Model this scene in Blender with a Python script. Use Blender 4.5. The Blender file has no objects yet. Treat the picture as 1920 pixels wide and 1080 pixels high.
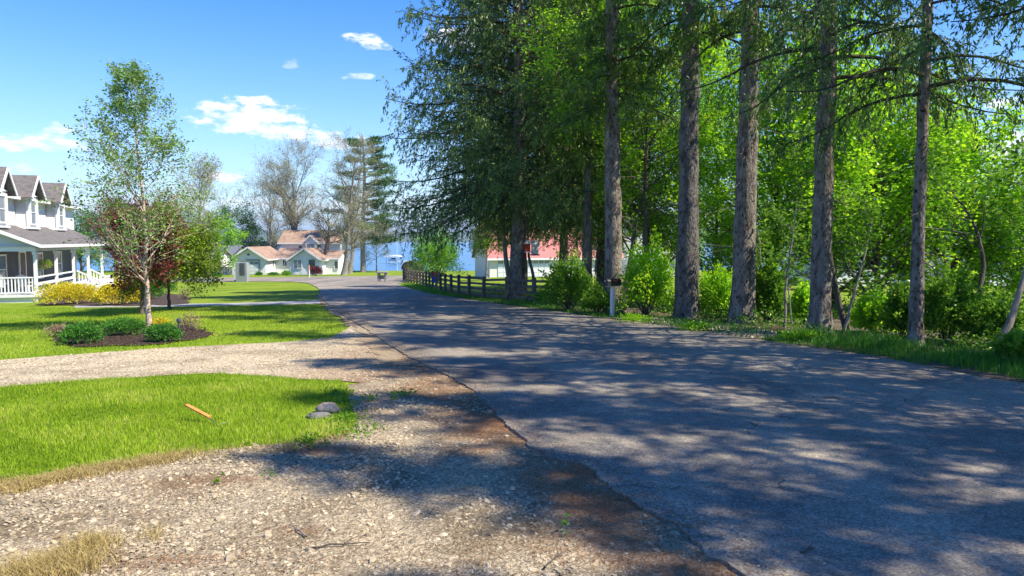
import bpy, math, random
import numpy as np
from mathutils import Vector, Matrix, noise
from mathutils.geometry import delaunay_2d_cdt

sc = bpy.context.scene
R = math.radians

# ------------------------------------------------------------------ camera, sky, sun, exposure
F = 1340.0                      # focal length in pixels of a 1920 px wide picture
PITCH = R(3.84)
CAMZ = 1.65
cam_d = bpy.data.cameras.new('camera')
cam = bpy.data.objects.new('camera', cam_d)
sc.collection.objects.link(cam)
cam_d.sensor_width = 36.0
cam_d.lens = 36.0 * F / 1920.0
cam_d.clip_start = 0.05
cam_d.clip_end = 20000
cam.location = (0, 0, CAMZ)
cam.rotation_euler = (R(90) - PITCH, 0, 0)
sc.camera = cam

SUN_EL = R(52)
SUN_AZ = R(110)                  # clockwise from +Y, towards the sun
SUN_STRENGTH = 4.0
SKY_STRENGTH = 0.15
sc.view_settings.view_transform = 'Standard'
sc.view_settings.look = 'None'
sc.view_settings.exposure = 1.2
sc.view_settings.gamma = 1
sc.view_settings.use_curve_mapping = False

sun_d = bpy.data.lights.new('sun', 'SUN')
sun_d.energy = SUN_STRENGTH
sun_d.angle = R(0.53)
sun_d.color = (1.0, 0.92, 0.78)
sun = bpy.data.objects.new('sun', sun_d)
sc.collection.objects.link(sun)
sdir = Vector((math.sin(SUN_AZ) * math.cos(SUN_EL), math.cos(SUN_AZ) * math.cos(SUN_EL), math.sin(SUN_EL)))
sun.location = (30, -5, 45)
sun.rotation_euler = sdir.to_track_quat('Z', 'Y').to_euler()

world = bpy.data.worlds.new('World')
sc.world = world
world.use_nodes = True


def build_world():
    nt = world.node_tree
    N, L = nt.nodes, nt.links
    N.clear()

    def mth(op, a, b=None, c=None, clamp=False):
        n = N.new('ShaderNodeMath'); n.operation = op; n.use_clamp = clamp
        for i, v in enumerate((a, b, c)):
            if v is None:
                continue
            if isinstance(v, (int, float)):
                n.inputs[i].default_value = v
            else:
                L.new(v, n.inputs[i])
        return n.outputs[0]
    out = N.new('ShaderNodeOutputWorld')
    bg = N.new('ShaderNodeBackground')
    bg.inputs['Strength'].default_value = SKY_STRENGTH
    sky = N.new('ShaderNodeTexSky')
    sky.sky_type = 'NISHITA'
    sky.sun_disc = False
    sky.sun_elevation = SUN_EL
    sky.sun_rotation = SUN_AZ
    sky.altitude = 300
    sky.air_density = 1.0
    sky.dust_density = 0.0
    sky.ozone_density = 2.5
    tc = N.new('ShaderNodeTexCoord')
    sep = N.new('ShaderNodeSeparateXYZ')
    L.new(tc.outputs['Generated'], sep.inputs[0])
    x, y, z = sep.outputs
    ys = mth('MAXIMUM', y, 0.05)
    u = mth('DIVIDE', x, ys)
    v = mth('DIVIDE', z, ys)
    nz = N.new('ShaderNodeTexNoise'); nz.inputs['Scale'].default_value = 48; nz.inputs['Detail'].default_value = 9
    nz.inputs['Roughness'].default_value = 0.62
    mp = N.new('ShaderNodeMapping'); mp.inputs['Scale'].default_value = (0.8, 0.8, 2.0)
    L.new(tc.outputs['Generated'], mp.inputs[0]); L.new(mp.outputs[0], nz.inputs[0])
    nb = mth('SUBTRACT', nz.outputs[0], 0.5)
    front = mth('GREATER_THAN', y, 0.1)
    total = None
    # px, py, half width, half height, density
    clouds = [(462, 222, 100, 36, 1.0), (530, 248, 62, 20, .9), (622, 268, 62, 18, .8), (410, 203, 46, 16, .8), (480, 205, 40, 22, 1.0),
              (680, 76, 36, 15, 1.0), (712, 86, 26, 14, 1.0), (672, 145, 28, 8, .6), (545, 122, 14, 10, .3),
              (120, 241, 34, 14, .7), (40, 268, 70, 20, .9), (115, 276, 50, 13, .8), (412, 333, 36, 12, .95),
              (30, 318, 36, 10, .4), (870, 75, 62, 34, 1.0), (1180, 330, 120, 40, .6),
              (1890, 195, 40, 14, .8), (1880, 280, 90, 34, .95), (1250, 440, 200, 30, .7),
              (600, 385, 300, 18, .45), (120, 395, 260, 20, .35), (1560, 60, 60, 20, .4)]
    for (px, py, a, b, dn) in clouds:
        cu = (px - 960) / F
        vv = (540 - py) / F
        # rotate pixel ray by camera pitch
        dy = math.cos(PITCH) + vv * math.sin(PITCH)
        dz = -math.sin(PITCH) + vv * math.cos(PITCH)
        cu, cv = cu / dy, dz / dy
        du = mth('MULTIPLY', mth('SUBTRACT', u, cu), F / a)
        dv = mth('MULTIPLY', mth('SUBTRACT', v, cv), F / b)
        # flat base: the lower half of each cloud falls off faster
        dv = mth('MULTIPLY', dv, mth('ADD', mth('MULTIPLY', mth('LESS_THAN', dv, 0.0), 0.5), 1.0))
        d2 = mth('ADD', mth('MULTIPLY', du, du), mth('MULTIPLY', dv, dv))
        m = mth('SUBTRACT', 1.25, d2)
        m = mth('MULTIPLY', mth('ADD', m, mth('MULTIPLY', nb, 6.5)), 0.9)
        m = mth('MINIMUM', mth('MAXIMUM', m, 0.0), 1.0)
        # envelope so that noise never leaks far from the cloud
        env = mth('SUBTRACT', 2.2, d2, clamp=True)
        m = mth('MULTIPLY', mth('MULTIPLY', m, env), dn)
        total = m if total is None else mth('MAXIMUM', total, m)
    total = mth('MULTIPLY', total, front)
    # scattered fair weather clouds over the rest of the sky
    nz2 = N.new('ShaderNodeTexNoise'); nz2.inputs['Scale'].default_value = 5; nz2.inputs['Detail'].default_value = 6
    mp2 = N.new('ShaderNodeMapping'); mp2.inputs['Scale'].default_value = (1, 1, 3)
    L.new(tc.outputs['Generated'], mp2.inputs[0]); L.new(mp2.outputs[0], nz2.inputs[0])
    oth = mth('MULTIPLY', mth('SUBTRACT', nz2.outputs[0], 0.60), 6.0, clamp=True)
    oth = mth('MULTIPLY', oth, mth('LESS_THAN', y, 0.1))
    total = mth('MAXIMUM', total, oth)
    # the blue of the day: saturate the Nishita sky a little, everywhere
    hs = N.new('ShaderNodeHueSaturation')
    hs.inputs['Saturation'].default_value = 1.42
    hs.inputs['Hue'].default_value = 0.516
    hs.inputs['Value'].default_value = 0.80
    L.new(sky.outputs[0], hs.inputs['Color'])
    cc = N.new('ShaderNodeMix'); cc.data_type = 'RGBA'
    cc.inputs[6].default_value = (2.6, 2.95, 3.5, 1)
    cc.inputs[7].default_value = (4.4, 4.4, 4.4, 1)
    L.new(mth('MULTIPLY', mth('SUBTRACT', nz.outputs[0], 0.35), 3.0, clamp=True), cc.inputs[0])
    # pale air towards the horizon, all the way round
    hz = N.new('ShaderNodeMix'); hz.data_type = 'RGBA'
    hz.inputs[7].default_value = (1.3, 2.0, 2.95, 1)
    L.new(mth('POWER', mth('SUBTRACT', 1.0, mth('ABSOLUTE', z), clamp=True), 8.0), hz.inputs[0])
    L.new(hs.outputs[0], hz.inputs[6])
    mx = N.new('ShaderNodeMix'); mx.data_type = 'RGBA'
    L.new(mth('MULTIPLY', total, 0.93), mx.inputs[0])
    L.new(hz.outputs[2], mx.inputs[6]); L.new(cc.outputs[2], mx.inputs[7])
    L.new(mx.outputs[2], bg.inputs['Color'])
    L.new(bg.outputs[0], out.inputs[0])


build_world()


# ------------------------------------------------------------------ terrain
def smooth(a, b, x):
    t = min(1.0, max(0.0, (x - a) / (b - a)))
    return t * t * (3 - 2 * t)


def T(x, y):
    if y < 60:
        z = -0.03 * y
    elif y < 110:
        z = -1.8 - 0.036 * (y - 60)
    else:
        z = -3.6 - 0.004 * (y - 110)
    z -= 1.6 * smooth(124, 132, y)
    dx = min(22.0, max(0.0, -x - 3))
    z -= 0.0011 * dx * dx * (1 - smooth(42, 75, y)) * smooth(-20, 5, y)
    return z


LAKE = -4.45


def ray(px, py):
    u = (px - 960) / F; v = (540 - py) / F
    return Vector((u, math.cos(PITCH) + v * math.sin(PITCH), -math.sin(PITCH) + v * math.cos(PITCH)))


def P(px, py):
    """ground point seen at a pixel of the photograph"""
    d = ray(px, py)
    t = 1.0; step = 0.25
    while t < 400:
        p = d * t
        if CAMZ + p.z < T(p.x, p.y):
            lo, hi = t - step, t
            for _ in range(20):
                m = (lo + hi) / 2
                q = d * m
                if CAMZ + q.z < T(q.x, q.y): hi = m
                else: lo = m
            q = d * hi
            return Vector((q.x, q.y, T(q.x, q.y)))
        t += step
    q = d * 400
    return Vector((q.x, q.y, T(q.x, q.y)))


def at(px, Y):
    """ground point at depth Y below pixel column px"""
    x = (px - 960) / F * Y * math.cos(PITCH)
    return Vector((x, Y, T(x, Y)))


# ------------------------------------------------------------------ materials
def new_mat(name):
    m = bpy.data.materials.new(name)
    m.use_nodes = True
    nt = m.node_tree
    nt.nodes.clear()
    return m, nt.nodes, nt.links


def ramp(N, cols, pos=None):
    r = N.new('ShaderNodeValToRGB')
    e = r.color_ramp.elements
    n = len(cols)
    pos = pos or [0.3 + 0.4 * i / (n - 1) for i in range(n)]
    for i, c in enumerate(cols):
        if i < 2:
            el = e[i]; el.position = pos[i]
        else:
            el = e.new(pos[i])
        el.color = (c[0], c[1], c[2], 1)
    return r


def surf(name, cols, scale=5.0, rough=0.8, bump=0.0, bscale=30.0, stretch=(1, 1, 1), spec=0.3, detail=6,
         speck=None, metal=0.0, pos=None, bdist=0.01, vary=0.0):
    """noise-coloured principled surface with bump; speck=(colour, scale, threshold) adds grains"""
    m, N, L = new_mat(name)
    out = N.new('ShaderNodeOutputMaterial'); b = N.new('ShaderNodeBsdfPrincipled')
    L.new(b.outputs[0], out.inputs[0])
    tc = N.new('ShaderNodeTexCoord'); mp = N.new('ShaderNodeMapping')
    mp.inputs['Scale'].default_value = stretch
    L.new(tc.outputs['Object'], mp.inputs[0])
    nz = N.new('ShaderNodeTexNoise'); nz.inputs['Scale'].default_value = scale; nz.inputs['Detail'].default_value = detail
    nz.inputs['Roughness'].default_value = 0.65
    L.new(mp.outputs[0], nz.inputs[0])
    if len(cols) == 1:
        cols = [tuple(c * 0.9 for c in cols[0]), tuple(min(1, c * 1.08) for c in cols[0])]
    r = ramp(N, cols, pos)
    L.new(nz.outputs[0], r.inputs[0])
    col = r.outputs[0]
    if speck:
        for (sc_col, s_sc, thr) in speck:
            n2 = N.new('ShaderNodeTexNoise'); n2.inputs['Scale'].default_value = s_sc; n2.inputs['Detail'].default_value = 2
            L.new(mp.outputs[0], n2.inputs[0])
            g = N.new('ShaderNodeMapRange'); g.inputs[1].default_value = thr; g.inputs[2].default_value = thr + 0.05
            L.new(n2.outputs[0], g.inputs[0])
            mx = N.new('ShaderNodeMix'); mx.data_type = 'RGBA'
            L.new(g.outputs[0], mx.inputs[0]); L.new(col, mx.inputs[6]); mx.inputs[7].default_value = (*sc_col, 1)
            col = mx.outputs[2]
    if vary:
        at_ = N.new('ShaderNodeAttribute'); at_.attribute_name = 'v'
        hs = N.new('ShaderNodeHueSaturation')
        mr = N.new('ShaderNodeMapRange'); mr.inputs[3].default_value = 1 - vary; mr.inputs[4].default_value = 1 + vary
        L.new(at_.outputs['Fac'], mr.inputs[0]); L.new(mr.outputs[0], hs.inputs['Value'])
        L.new(col, hs.inputs['Color']); col = hs.outputs[0]
    L.new(col, b.inputs['Base Color'])
    b.inputs['Roughness'].default_value = rough
    b.inputs['Specular IOR Level'].default_value = spec
    b.inputs['Metallic'].default_value = metal
    if bump:
        n3 = N.new('ShaderNodeTexNoise'); n3.inputs['Scale'].default_value = bscale; n3.inputs['Detail'].default_value = 5
        L.new(mp.outputs[0], n3.inputs[0])
        bp = N.new('ShaderNodeBump'); bp.inputs['Strength'].default_value = bump; bp.inputs['Distance'].default_value = bdist
        L.new(n3.outputs[0], bp.inputs['Height']); L.new(bp.outputs[0], b.inputs['Normal'])
    return m


def leaf_mat(name, cols, trans=0.45, tcol=None, rough=0.5, gloss=0.12, gain=1.7):
    """thin leaf: diffuse + light passing through, colour varies leaf by leaf (attribute v)"""
    m, N, L = new_mat(name)
    out = N.new('ShaderNodeOutputMaterial')
    a = N.new('ShaderNodeAttribute'); a.attribute_name = 'v'
    cols = [tuple(min(.8, c * gain) for c in q) for q in cols]
    n = len(cols)
    r = ramp(N, cols, [i / (n - 1) for i in range(n)])
    L.new(a.outputs['Fac'], r.inputs[0])
    d = N.new('ShaderNodeBsdfDiffuse'); t = N.new('ShaderNodeBsdfTranslucent'); g = N.new('ShaderNodeBsdfGlossy')
    g.inputs['Roughness'].default_value = rough
    g.inputs['Color'].default_value = (0.5, 0.5, 0.5, 1)
    L.new(r.outputs[0], d.inputs['Color'])
    if tcol:
        mx = N.new('ShaderNodeMix'); mx.data_type = 'RGBA'; mx.blend_type = 'MULTIPLY'; mx.inputs[0].default_value = 1
        L.new(r.outputs[0], mx.inputs[6]); mx.inputs[7].default_value = (*tcol, 1)
        L.new(mx.outputs[2], t.inputs['Color'])
    else:
        L.new(r.outputs[0], t.inputs['Color'])
    m1 = N.new('ShaderNodeMixShader'); m1.inputs[0].default_value = trans
    L.new(d.outputs[0], m1.inputs[1]); L.new(t.outputs[0], m1.inputs[2])
    m2 = N.new('ShaderNodeMixShader')
    fr = N.new('ShaderNodeFresnel'); fr.inputs[0].default_value = 1.4
    mu = N.new('ShaderNodeMath'); mu.operation = 'MULTIPLY'; mu.inputs[1].default_value = gloss * 2.2
    L.new(fr.outputs[0], mu.inputs[0]); mu.use_clamp = True
    L.new(mu.outputs[0], m2.inputs[0]); L.new(m1.outputs[0], m2.inputs[1]); L.new(g.outputs[0], m2.inputs[2])
    L.new(m2.outputs[0], out.inputs[0])
    return m


M = {}
M['grass_blade'] = leaf_mat('grass_blade', [(.08, .135, .008), (.13, .20, .010), (.18, .255, .015), (.25, .28, .035), (.36, .32, .11)], .45, gloss=.06, gain=2.05)
M['dry_blade'] = leaf_mat('dry_blade', [(.30, .22, .07), (.42, .32, .12), (.52, .42, .20)], .3, gloss=.05, gain=1.1)
M['tall_grass'] = leaf_mat('tall_grass', [(.03, .10, .010), (.06, .17, .015), (.10, .22, .03)], .45, gloss=.06)
M['spruce'] = leaf_mat('spruce_needles', [(.02, .042, .014), (.04, .072, .018), (.07, .11, .022), (.13, .17, .03)], .45, gloss=.08, gain=2.7)
M['spruce_light'] = leaf_mat('spruce_light_needles', [(.025, .052, .010), (.05, .09, .012), (.09, .135, .016), (.15, .19, .03)], .5, gloss=.08, gain=2.5)
M['pine'] = leaf_mat('pine_needles', [(.02, .06, .016), (.04, .10, .02), (.08, .15, .035)], .25)
M['maple'] = leaf_mat('maple_leaf', [(.07, .16, .008), (.12, .26, .010), (.19, .36, .012), (.28, .43, .018)], .62, gloss=.06, tcol=(1.3, 1.15, .8), gain=1.9)
M['maple_dark'] = leaf_mat('understory_leaf', [(.035, .09, .008), (.065, .155, .010), (.11, .22, .014), (.18, .29, .02)], .5, gloss=.06)
M['birch'] = leaf_mat('birch_leaf', [(.06, .13, .02), (.11, .21, .035), (.17, .28, .06), (.26, .34, .13)], .42, gloss=.10)
M['crab'] = leaf_mat('crabapple_leaf', [(.05, .008, .014), (.11, .018, .028), (.17, .04, .04), (.20, .06, .05)], .4, gain=1.9)
M['crab_green'] = leaf_mat('crabapple_green_leaf', [(.09, .12, .01), (.11, .18, .01), (.16, .25, .012), (.24, .31, .02)], .45)
M['gold'] = leaf_mat('golden_leaf', [(.36, .31, .012), (.52, .43, .012), (.64, .52, .02), (.34, .38, .02)], .35, gain=1.25)
M['bush'] = leaf_mat('bush_leaf', [(.02, .08, .010), (.04, .14, .014), (.08, .20, .02)], .35)
M['lime'] = leaf_mat('lime_leaf', [(.07, .18, .012), (.13, .28, .014), (.20, .36, .02)], .5)
M['burgundy'] = leaf_mat('burgundy_leaf', [(.04, .008, .014), (.10, .02, .03), (.14, .04, .03)], .3)
M['bud'] = leaf_mat('spring_bud_leaf', [(.26, .26, .12), (.34, .34, .15), (.36, .30, .18)], .4, gain=1.2)
M['sprig'] = leaf_mat('brown_sprig_leaf', [(.16, .09, .07), (.24, .15, .11), (.20, .20, .06)], .3)
M['needle_dead'] = leaf_mat('dead_needle', [(.14, .05, .018), (.26, .10, .03), (.38, .17, .06), (.20, .12, .07)], .1, gloss=.03, gain=.9)

M['bark'] = surf('spruce_bark', [(.058, .047, .038), (.13, .108, .088), (.235, .205, .172), (.165, .13, .10)], 6, .92, 1.0, 24, (1, 1, .45), .15,
                 speck=[((.22, .23, .19), 5.0, .64), ((.035, .028, .024), 22, .60)], bdist=.05)
def objrand(m, lo, hi):
    N, L = m.node_tree.nodes, m.node_tree.links
    b = [n for n in N if n.type == 'BSDF_PRINCIPLED'][0]
    src = b.inputs['Base Color'].links[0].from_socket
    oi = N.new('ShaderNodeObjectInfo'); mr = N.new('ShaderNodeMapRange'); mr.inputs[3].default_value = lo; mr.inputs[4].default_value = hi
    L.new(oi.outputs['Random'], mr.inputs[0])
    hs = N.new('ShaderNodeHueSaturation'); L.new(mr.outputs[0], hs.inputs['Value']); L.new(mr.outputs[0], hs.inputs['Saturation']); L.new(src, hs.inputs['Color']); L.new(hs.outputs[0], b.inputs['Base Color'])


objrand(M['bark'], .7, 1.25)
M['bark_dark'] = surf('dark_bark', [(.04, .032, .026), (.10, .085, .07), (.16, .13, .11)], 9, .9, .8, 30, (1, 1, .3), .15, bdist=.02)
M['bark_pale'] = surf('pale_bark', [(.12, .10, .08), (.25, .22, .18), (.36, .32, .27)], 6, .9, .6, 30, (1, 1, .4), .15, bdist=.02)
M['bark_birch'] = surf('birch_bark', [(.16, .10, .07), (.46, .36, .27), (.66, .56, .46)], 9, .85, .7, 22, (1, 1, 1.6), .2,
                       speck=[((.05, .035, .03), 14, .6)], bdist=.02)
M['bark_far'] = surf('grey_bark', [(.20, .175, .15), (.34, .31, .27)], 2, .9, .3, 8, (1, 1, .4), .1)
M['spruce_twig'] = surf('spruce_twig', [(.035, .035, .018), (.07, .06, .035)], 9, .95)
M['twig'] = surf('dead_twig', [(.13, .10, .08), (.30, .25, .21)], 8, .9)
M['mulch'] = surf('mulch', [(.03, .018, .012), (.07, .045, .03), (.12, .08, .055)], 26, .95, 1.0, 50, bdist=.04)
M['concrete'] = surf('concrete', [(.30, .28, .26), (.38, .36, .33)], 2.0, .85, .2, 40)
M['white'] = surf('white_paint', [(.74, .74, .72), (.82, .82, .80)], 2, .5, .0)
M['white_old'] = surf('weathered_white_paint', [(.60, .60, .57), (.74, .74, .71)], 3, .6, .1, 20)
M['roof_grey'] = surf('grey_shingle', [(.085, .075, .07), (.14, .125, .115), (.19, .17, .155)], 3, .9, .5, 12, (1, 1, 3), bdist=.02)
M['roof_orange'] = surf('terracotta_shingle', [(.22, .145, .10), (.31, .205, .145), (.40, .285, .215)], 1.2, .85, .5, 6, bdist=.03)
M['roof_red'] = surf('red_metal_roof', [(.42, .13, .11), (.52, .19, .16)], 1.2, .5, .1, 4)
M['roof_blue'] = surf('slate_blue_shingle', [(.10, .11, .14), (.16, .17, .20)], 2, .85, .4, 6)
M['roof_grn'] = surf('grey_green_shingle', [(.22, .23, .20), (.30, .31, .27)], 2, .85, .4, 6)
M['glass'] = surf('window_glass', [(.04, .055, .07), (.09, .11, .13)], .6, .08, 0, spec=.8)
M['glass_pale'] = surf('curtained_glass', [(.16, .19, .22), (.28, .31, .33)], .6, .15, 0, spec=.7)
M['door_brown'] = surf('brown_door', [(.07, .035, .02), (.12, .06, .035)], 4, .5, .1, 20, (4, 4, .4))
M['charcoal'] = surf('charcoal_siding', [(.07, .07, .075), (.10, .10, .105)], 2, .8)
M['fence'] = surf('weathered_dark_wood', [(.06, .05, .04), (.13, .11, .085), (.20, .17, .14)], 7, .9, .5, 30, (1, 1, .3))
M['black'] = surf('black_metal', [(.014, .014, .016), (.025, .025, .028)], 6, .45, .1, 40, spec=.5)
M['orange'] = surf('orange_painted_wood', [(.62, .20, .045), (.74, .28, .07)], 12, .75, .2, 60, (1, 1, .2))
M['wire'] = surf('dull_wire', [(.10, .12, .11), (.20, .22, .20)], 20, .5, metal=.6)
M['rock'] = surf('pale_rock', [(.20, .15, .12), (.31, .25, .20), (.42, .35, .28)], 7, .9, .8, 20, bdist=.02)
M['rock_grey'] = surf('grey_rock', [(.10, .10, .10), (.20, .19, .18)], 9, .9, .8, 24, bdist=.02)
M['grey_metal'] = surf('grey_green_enamel', [(.24, .26, .25), (.32, .34, .33)], 2, .5)
M['dark_panel'] = surf('dark_panel', [(.05, .065, .07), (.09, .105, .11)], 2, .4)
M['stone_table'] = surf('weathered_stone', [(.18, .17, .16), (.34, .33, .31)], 3, .85, .4, 20)
M['blue_cloth'] = surf('blue_cloth', [(.03, .09, .42), (.05, .14, .55)], 6, .8)
M['red_cloth'] = surf('red_cloth', [(.50, .05, .03), (.65, .10, .05)], 6, .8)
M['marker_orange'] = surf('orange_marker', [(.75, .22, .10), (.85, .30, .16)], 4, .6)
M['terracotta'] = surf('terracotta_pot', [(.16, .05, .035), (.24, .085, .06)], 9, .8)
M['wicker'] = surf('pale_wicker', [(.55, .53, .49), (.70, .68, .63)], 14, .8)
M['shed'] = surf('brown_boards', [(.16, .11, .075), (.27, .20, .14)], 5, .9, .3, 20, (4, 4, .3))
M['straw'] = surf('straw', [(.40, .30, .11), (.50, .39, .17)], 5, .9)
M['forest'] = surf('forested_hill', [(.025, .055, .02), (.05, .10, .03), (.08, .13, .04)], .02, .95, 1.0, .05, detail=12, bdist=8)
M['green_cloth'] = surf('green_leafy', [(.05, .13, .02), (.09, .2, .03)], 6)


def siding(name, cols, pitch, rough=.6):
    """painted clapboard: each board's lower edge throws a fine relief line"""
    m = surf(name, cols, 1.5, rough)
    N, L = m.node_tree.nodes, m.node_tree.links
    b = [n for n in N if n.type == 'BSDF_PRINCIPLED'][0]
    tc = N.new('ShaderNodeTexCoord')
    sp = N.new('ShaderNodeSeparateXYZ'); L.new(tc.outputs['Object'], sp.inputs[0])
    mu = N.new('ShaderNodeMath'); mu.operation = 'DIVIDE'; mu.inputs[1].default_value = pitch
    L.new(sp.outputs[2], mu.inputs[0])
    fr = N.new('ShaderNodeMath'); fr.operation = 'FRACT'; L.new(mu.outputs[0], fr.inputs[0])
    iv = N.new('ShaderNodeMath'); iv.operation = 'SUBTRACT'; iv.inputs[0].default_value = 1; L.new(fr.outputs[0], iv.inputs[1])
    bp = N.new('ShaderNodeBump'); bp.inputs['Distance'].default_value = .02; bp.inputs['Strength'].default_value = .8
    L.new(iv.outputs[0], bp.inputs['Height']); L.new(bp.outputs[0], b.inputs['Normal'])
    return m


M['siding_cream'] = siding('cream_siding', [(.62, .62, .62), (.70, .70, .69)], .14)
M['siding_white'] = siding('white_siding', [(.76, .74, .72), (.83, .81, .79)], .2)
M['siding_barn'] = siding('ivory_siding', [(.68, .64, .56), (.76, .72, .63)], .25)
M['siding_grey'] = siding('grey_siding', [(.26, .27, .30), (.33, .34, .37)], .2)


def lawn_material():
    m, N, L = new_mat('lawn_ground')
    out = N.new('ShaderNodeOutputMaterial'); b = N.new('ShaderNodeBsdfPrincipled'); L.new(b.outputs[0], out.inputs[0])
    tc = N.new('ShaderNodeTexCoord')
    a = N.new('ShaderNodeTexNoise'); a.inputs['Scale'].default_value = .35; a.inputs['Detail'].default_value = 8; a.inputs['Roughness'].default_value = .7
    c = N.new('ShaderNodeTexNoise'); c.inputs['Scale'].default_value = 22; c.inputs['Detail'].default_value = 4
    for n in (a, c): L.new(tc.outputs['Object'], n.inputs[0])
    r1 = ramp(N, [(.11, .17, .010), (.175, .25, .014), (.25, .29, .035)], [.32, .5, .7]); L.new(a.outputs[0], r1.inputs[0])
    r2 = ramp(N, [(.45, .55, .35), (1, 1, 1), (1.3, 1.2, 1.1)], [.3, .5, .7]); L.new(c.outputs[0], r2.inputs[0])
    mx = N.new('ShaderNodeMix'); mx.data_type = 'RGBA'; mx.blend_type = 'MULTIPLY'; mx.inputs[0].default_value = 1
    L.new(r1.outputs[0], mx.inputs[6]); L.new(r2.outputs[0], mx.inputs[7])
    L.new(mx.outputs[2], b.inputs['Base Color'])
    b.inputs['Roughness'].default_value = .9; b.inputs['Specular IOR Level'].default_value = .1
    bp = N.new('ShaderNodeBump'); bp.inputs['Distance'].default_value = .03; bp.inputs['Strength'].default_value = .6
    L.new(c.outputs[0], bp.inputs['Height']); L.new(bp.outputs[0], b.inputs['Normal'])
    return m


def stony_material(name, cols, litter_col, grain=55, litter_base=0.0):
    """crushed stone: voronoi grains in several greys; attribute 'litter' lays brown needles over it"""
    m, N, L = new_mat(name)
    out = N.new('ShaderNodeOutputMaterial'); b = N.new('ShaderNodeBsdfPrincipled'); L.new(b.outputs[0], out.inputs[0])
    tc = N.new('ShaderNodeTexCoord')
    wn = N.new('ShaderNodeTexNoise'); wn.inputs['Scale'].default_value = 9; wn.inputs['Detail'].default_value = 3
    L.new(tc.outputs['Object'], wn.inputs[0])
    ws = N.new('ShaderNodeVectorMath'); ws.operation = 'MULTIPLY_ADD'; ws.inputs[1].default_value = (.12, .12, .12)
    L.new(wn.outputs['Color'], ws.inputs[0]); L.new(tc.outputs['Object'], ws.inputs[2])
    vs = []
    for s in (grain, grain * 2.3):
        vo = N.new('ShaderNodeTexVoronoi'); vo.inputs['Scale'].default_value = s; L.new(ws.outputs[0], vo.inputs[0]); vs.append(vo)
    bw = N.new('ShaderNodeRGBToBW'); L.new(vs[0].outputs['Color'], bw.inputs[0])
    bw2 = N.new('ShaderNodeRGBToBW'); L.new(vs[1].outputs['Color'], bw2.inputs[0])
    av = N.new('ShaderNodeMath'); av.operation = 'ADD'; L.new(bw.outputs[0], av.inputs[0]); L.new(bw2.outputs[0], av.inputs[1])
    hv = N.new('ShaderNodeMath'); hv.operation = 'MULTIPLY'; hv.inputs[1].default_value = .5; L.new(av.outputs[0], hv.inputs[0])
    n = len(cols)
    r = ramp(N, cols, [.15 + .7 * i / (n - 1) for i in range(n)]); L.new(hv.outputs[0], r.inputs[0])
    big = N.new('ShaderNodeTexNoise'); big.inputs['Scale'].default_value = 1.3; big.inputs['Detail'].default_value = 6
    L.new(tc.outputs['Object'], big.inputs[0])
    rb = ramp(N, [(.62, .58, .52), (1, 1, 1), (1.15, 1.1, 1.0)], [.35, .52, .7]); L.new(big.outputs[0], rb.inputs[0])
    mm = N.new('ShaderNodeMix'); mm.data_type = 'RGBA'; mm.blend_type = 'MULTIPLY'; mm.inputs[0].default_value = 1
    L.new(r.outputs[0], mm.inputs[6]); L.new(rb.outputs[0], mm.inputs[7])
    # litter
    la = N.new('ShaderNodeAttribute'); la.attribute_name = 'litter'
    ln = N.new('ShaderNodeTexNoise'); ln.inputs['Scale'].default_value = 26; ln.inputs['Detail'].default_value = 8; ln.inputs['Roughness'].default_value = .75
    L.new(tc.outputs['Object'], ln.inputs[0])
    ad = N.new('ShaderNodeMath'); ad.operation = 'ADD'; L.new(la.outputs['Fac'], ad.inputs[0]); L.new(ln.outputs[0], ad.inputs[1])
    mr = N.new('ShaderNodeMapRange'); mr.inputs[1].default_value = .74; mr.inputs[2].default_value = 1.30; mr.inputs[4].default_value = .92
    L.new(ad.outputs[0], mr.inputs[0])
    fn = N.new('ShaderNodeTexNoise'); fn.inputs['Scale'].default_value = 90; fn.inputs['Detail'].default_value = 3
    L.new(tc.outputs['Object'], fn.inputs[0])
    lr = ramp(N, litter_col, [.3, .5, .7]); L.new(fn.outputs[0], lr.inputs[0])
    m2 = N.new('ShaderNodeMix'); m2.data_type = 'RGBA'
    L.new(mr.outputs[0], m2.inputs[0]); L.new(mm.outputs[2], m2.inputs[6]); L.new(lr.outputs[0], m2.inputs[7])
    L.new(m2.outputs[2], b.inputs['Base Color'])
    b.inputs['Roughness'].default_value = .92; b.inputs['Specular IOR Level'].default_value = .2
    hh = N.new('ShaderNodeMath'); hh.operation = 'ADD'; L.new(vs[0].outputs['Distance'], hh.inputs[0]); L.new(hv.outputs[0], hh.inputs[1])
    bp = N.new('ShaderNodeBump'); bp.inputs['Distance'].default_value = .012; bp.inputs['Strength'].default_value = .9
    L.new(hh.outputs[0], bp.inputs['Height']); L.new(bp.outputs[0], b.inputs['Normal'])
    return m


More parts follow.
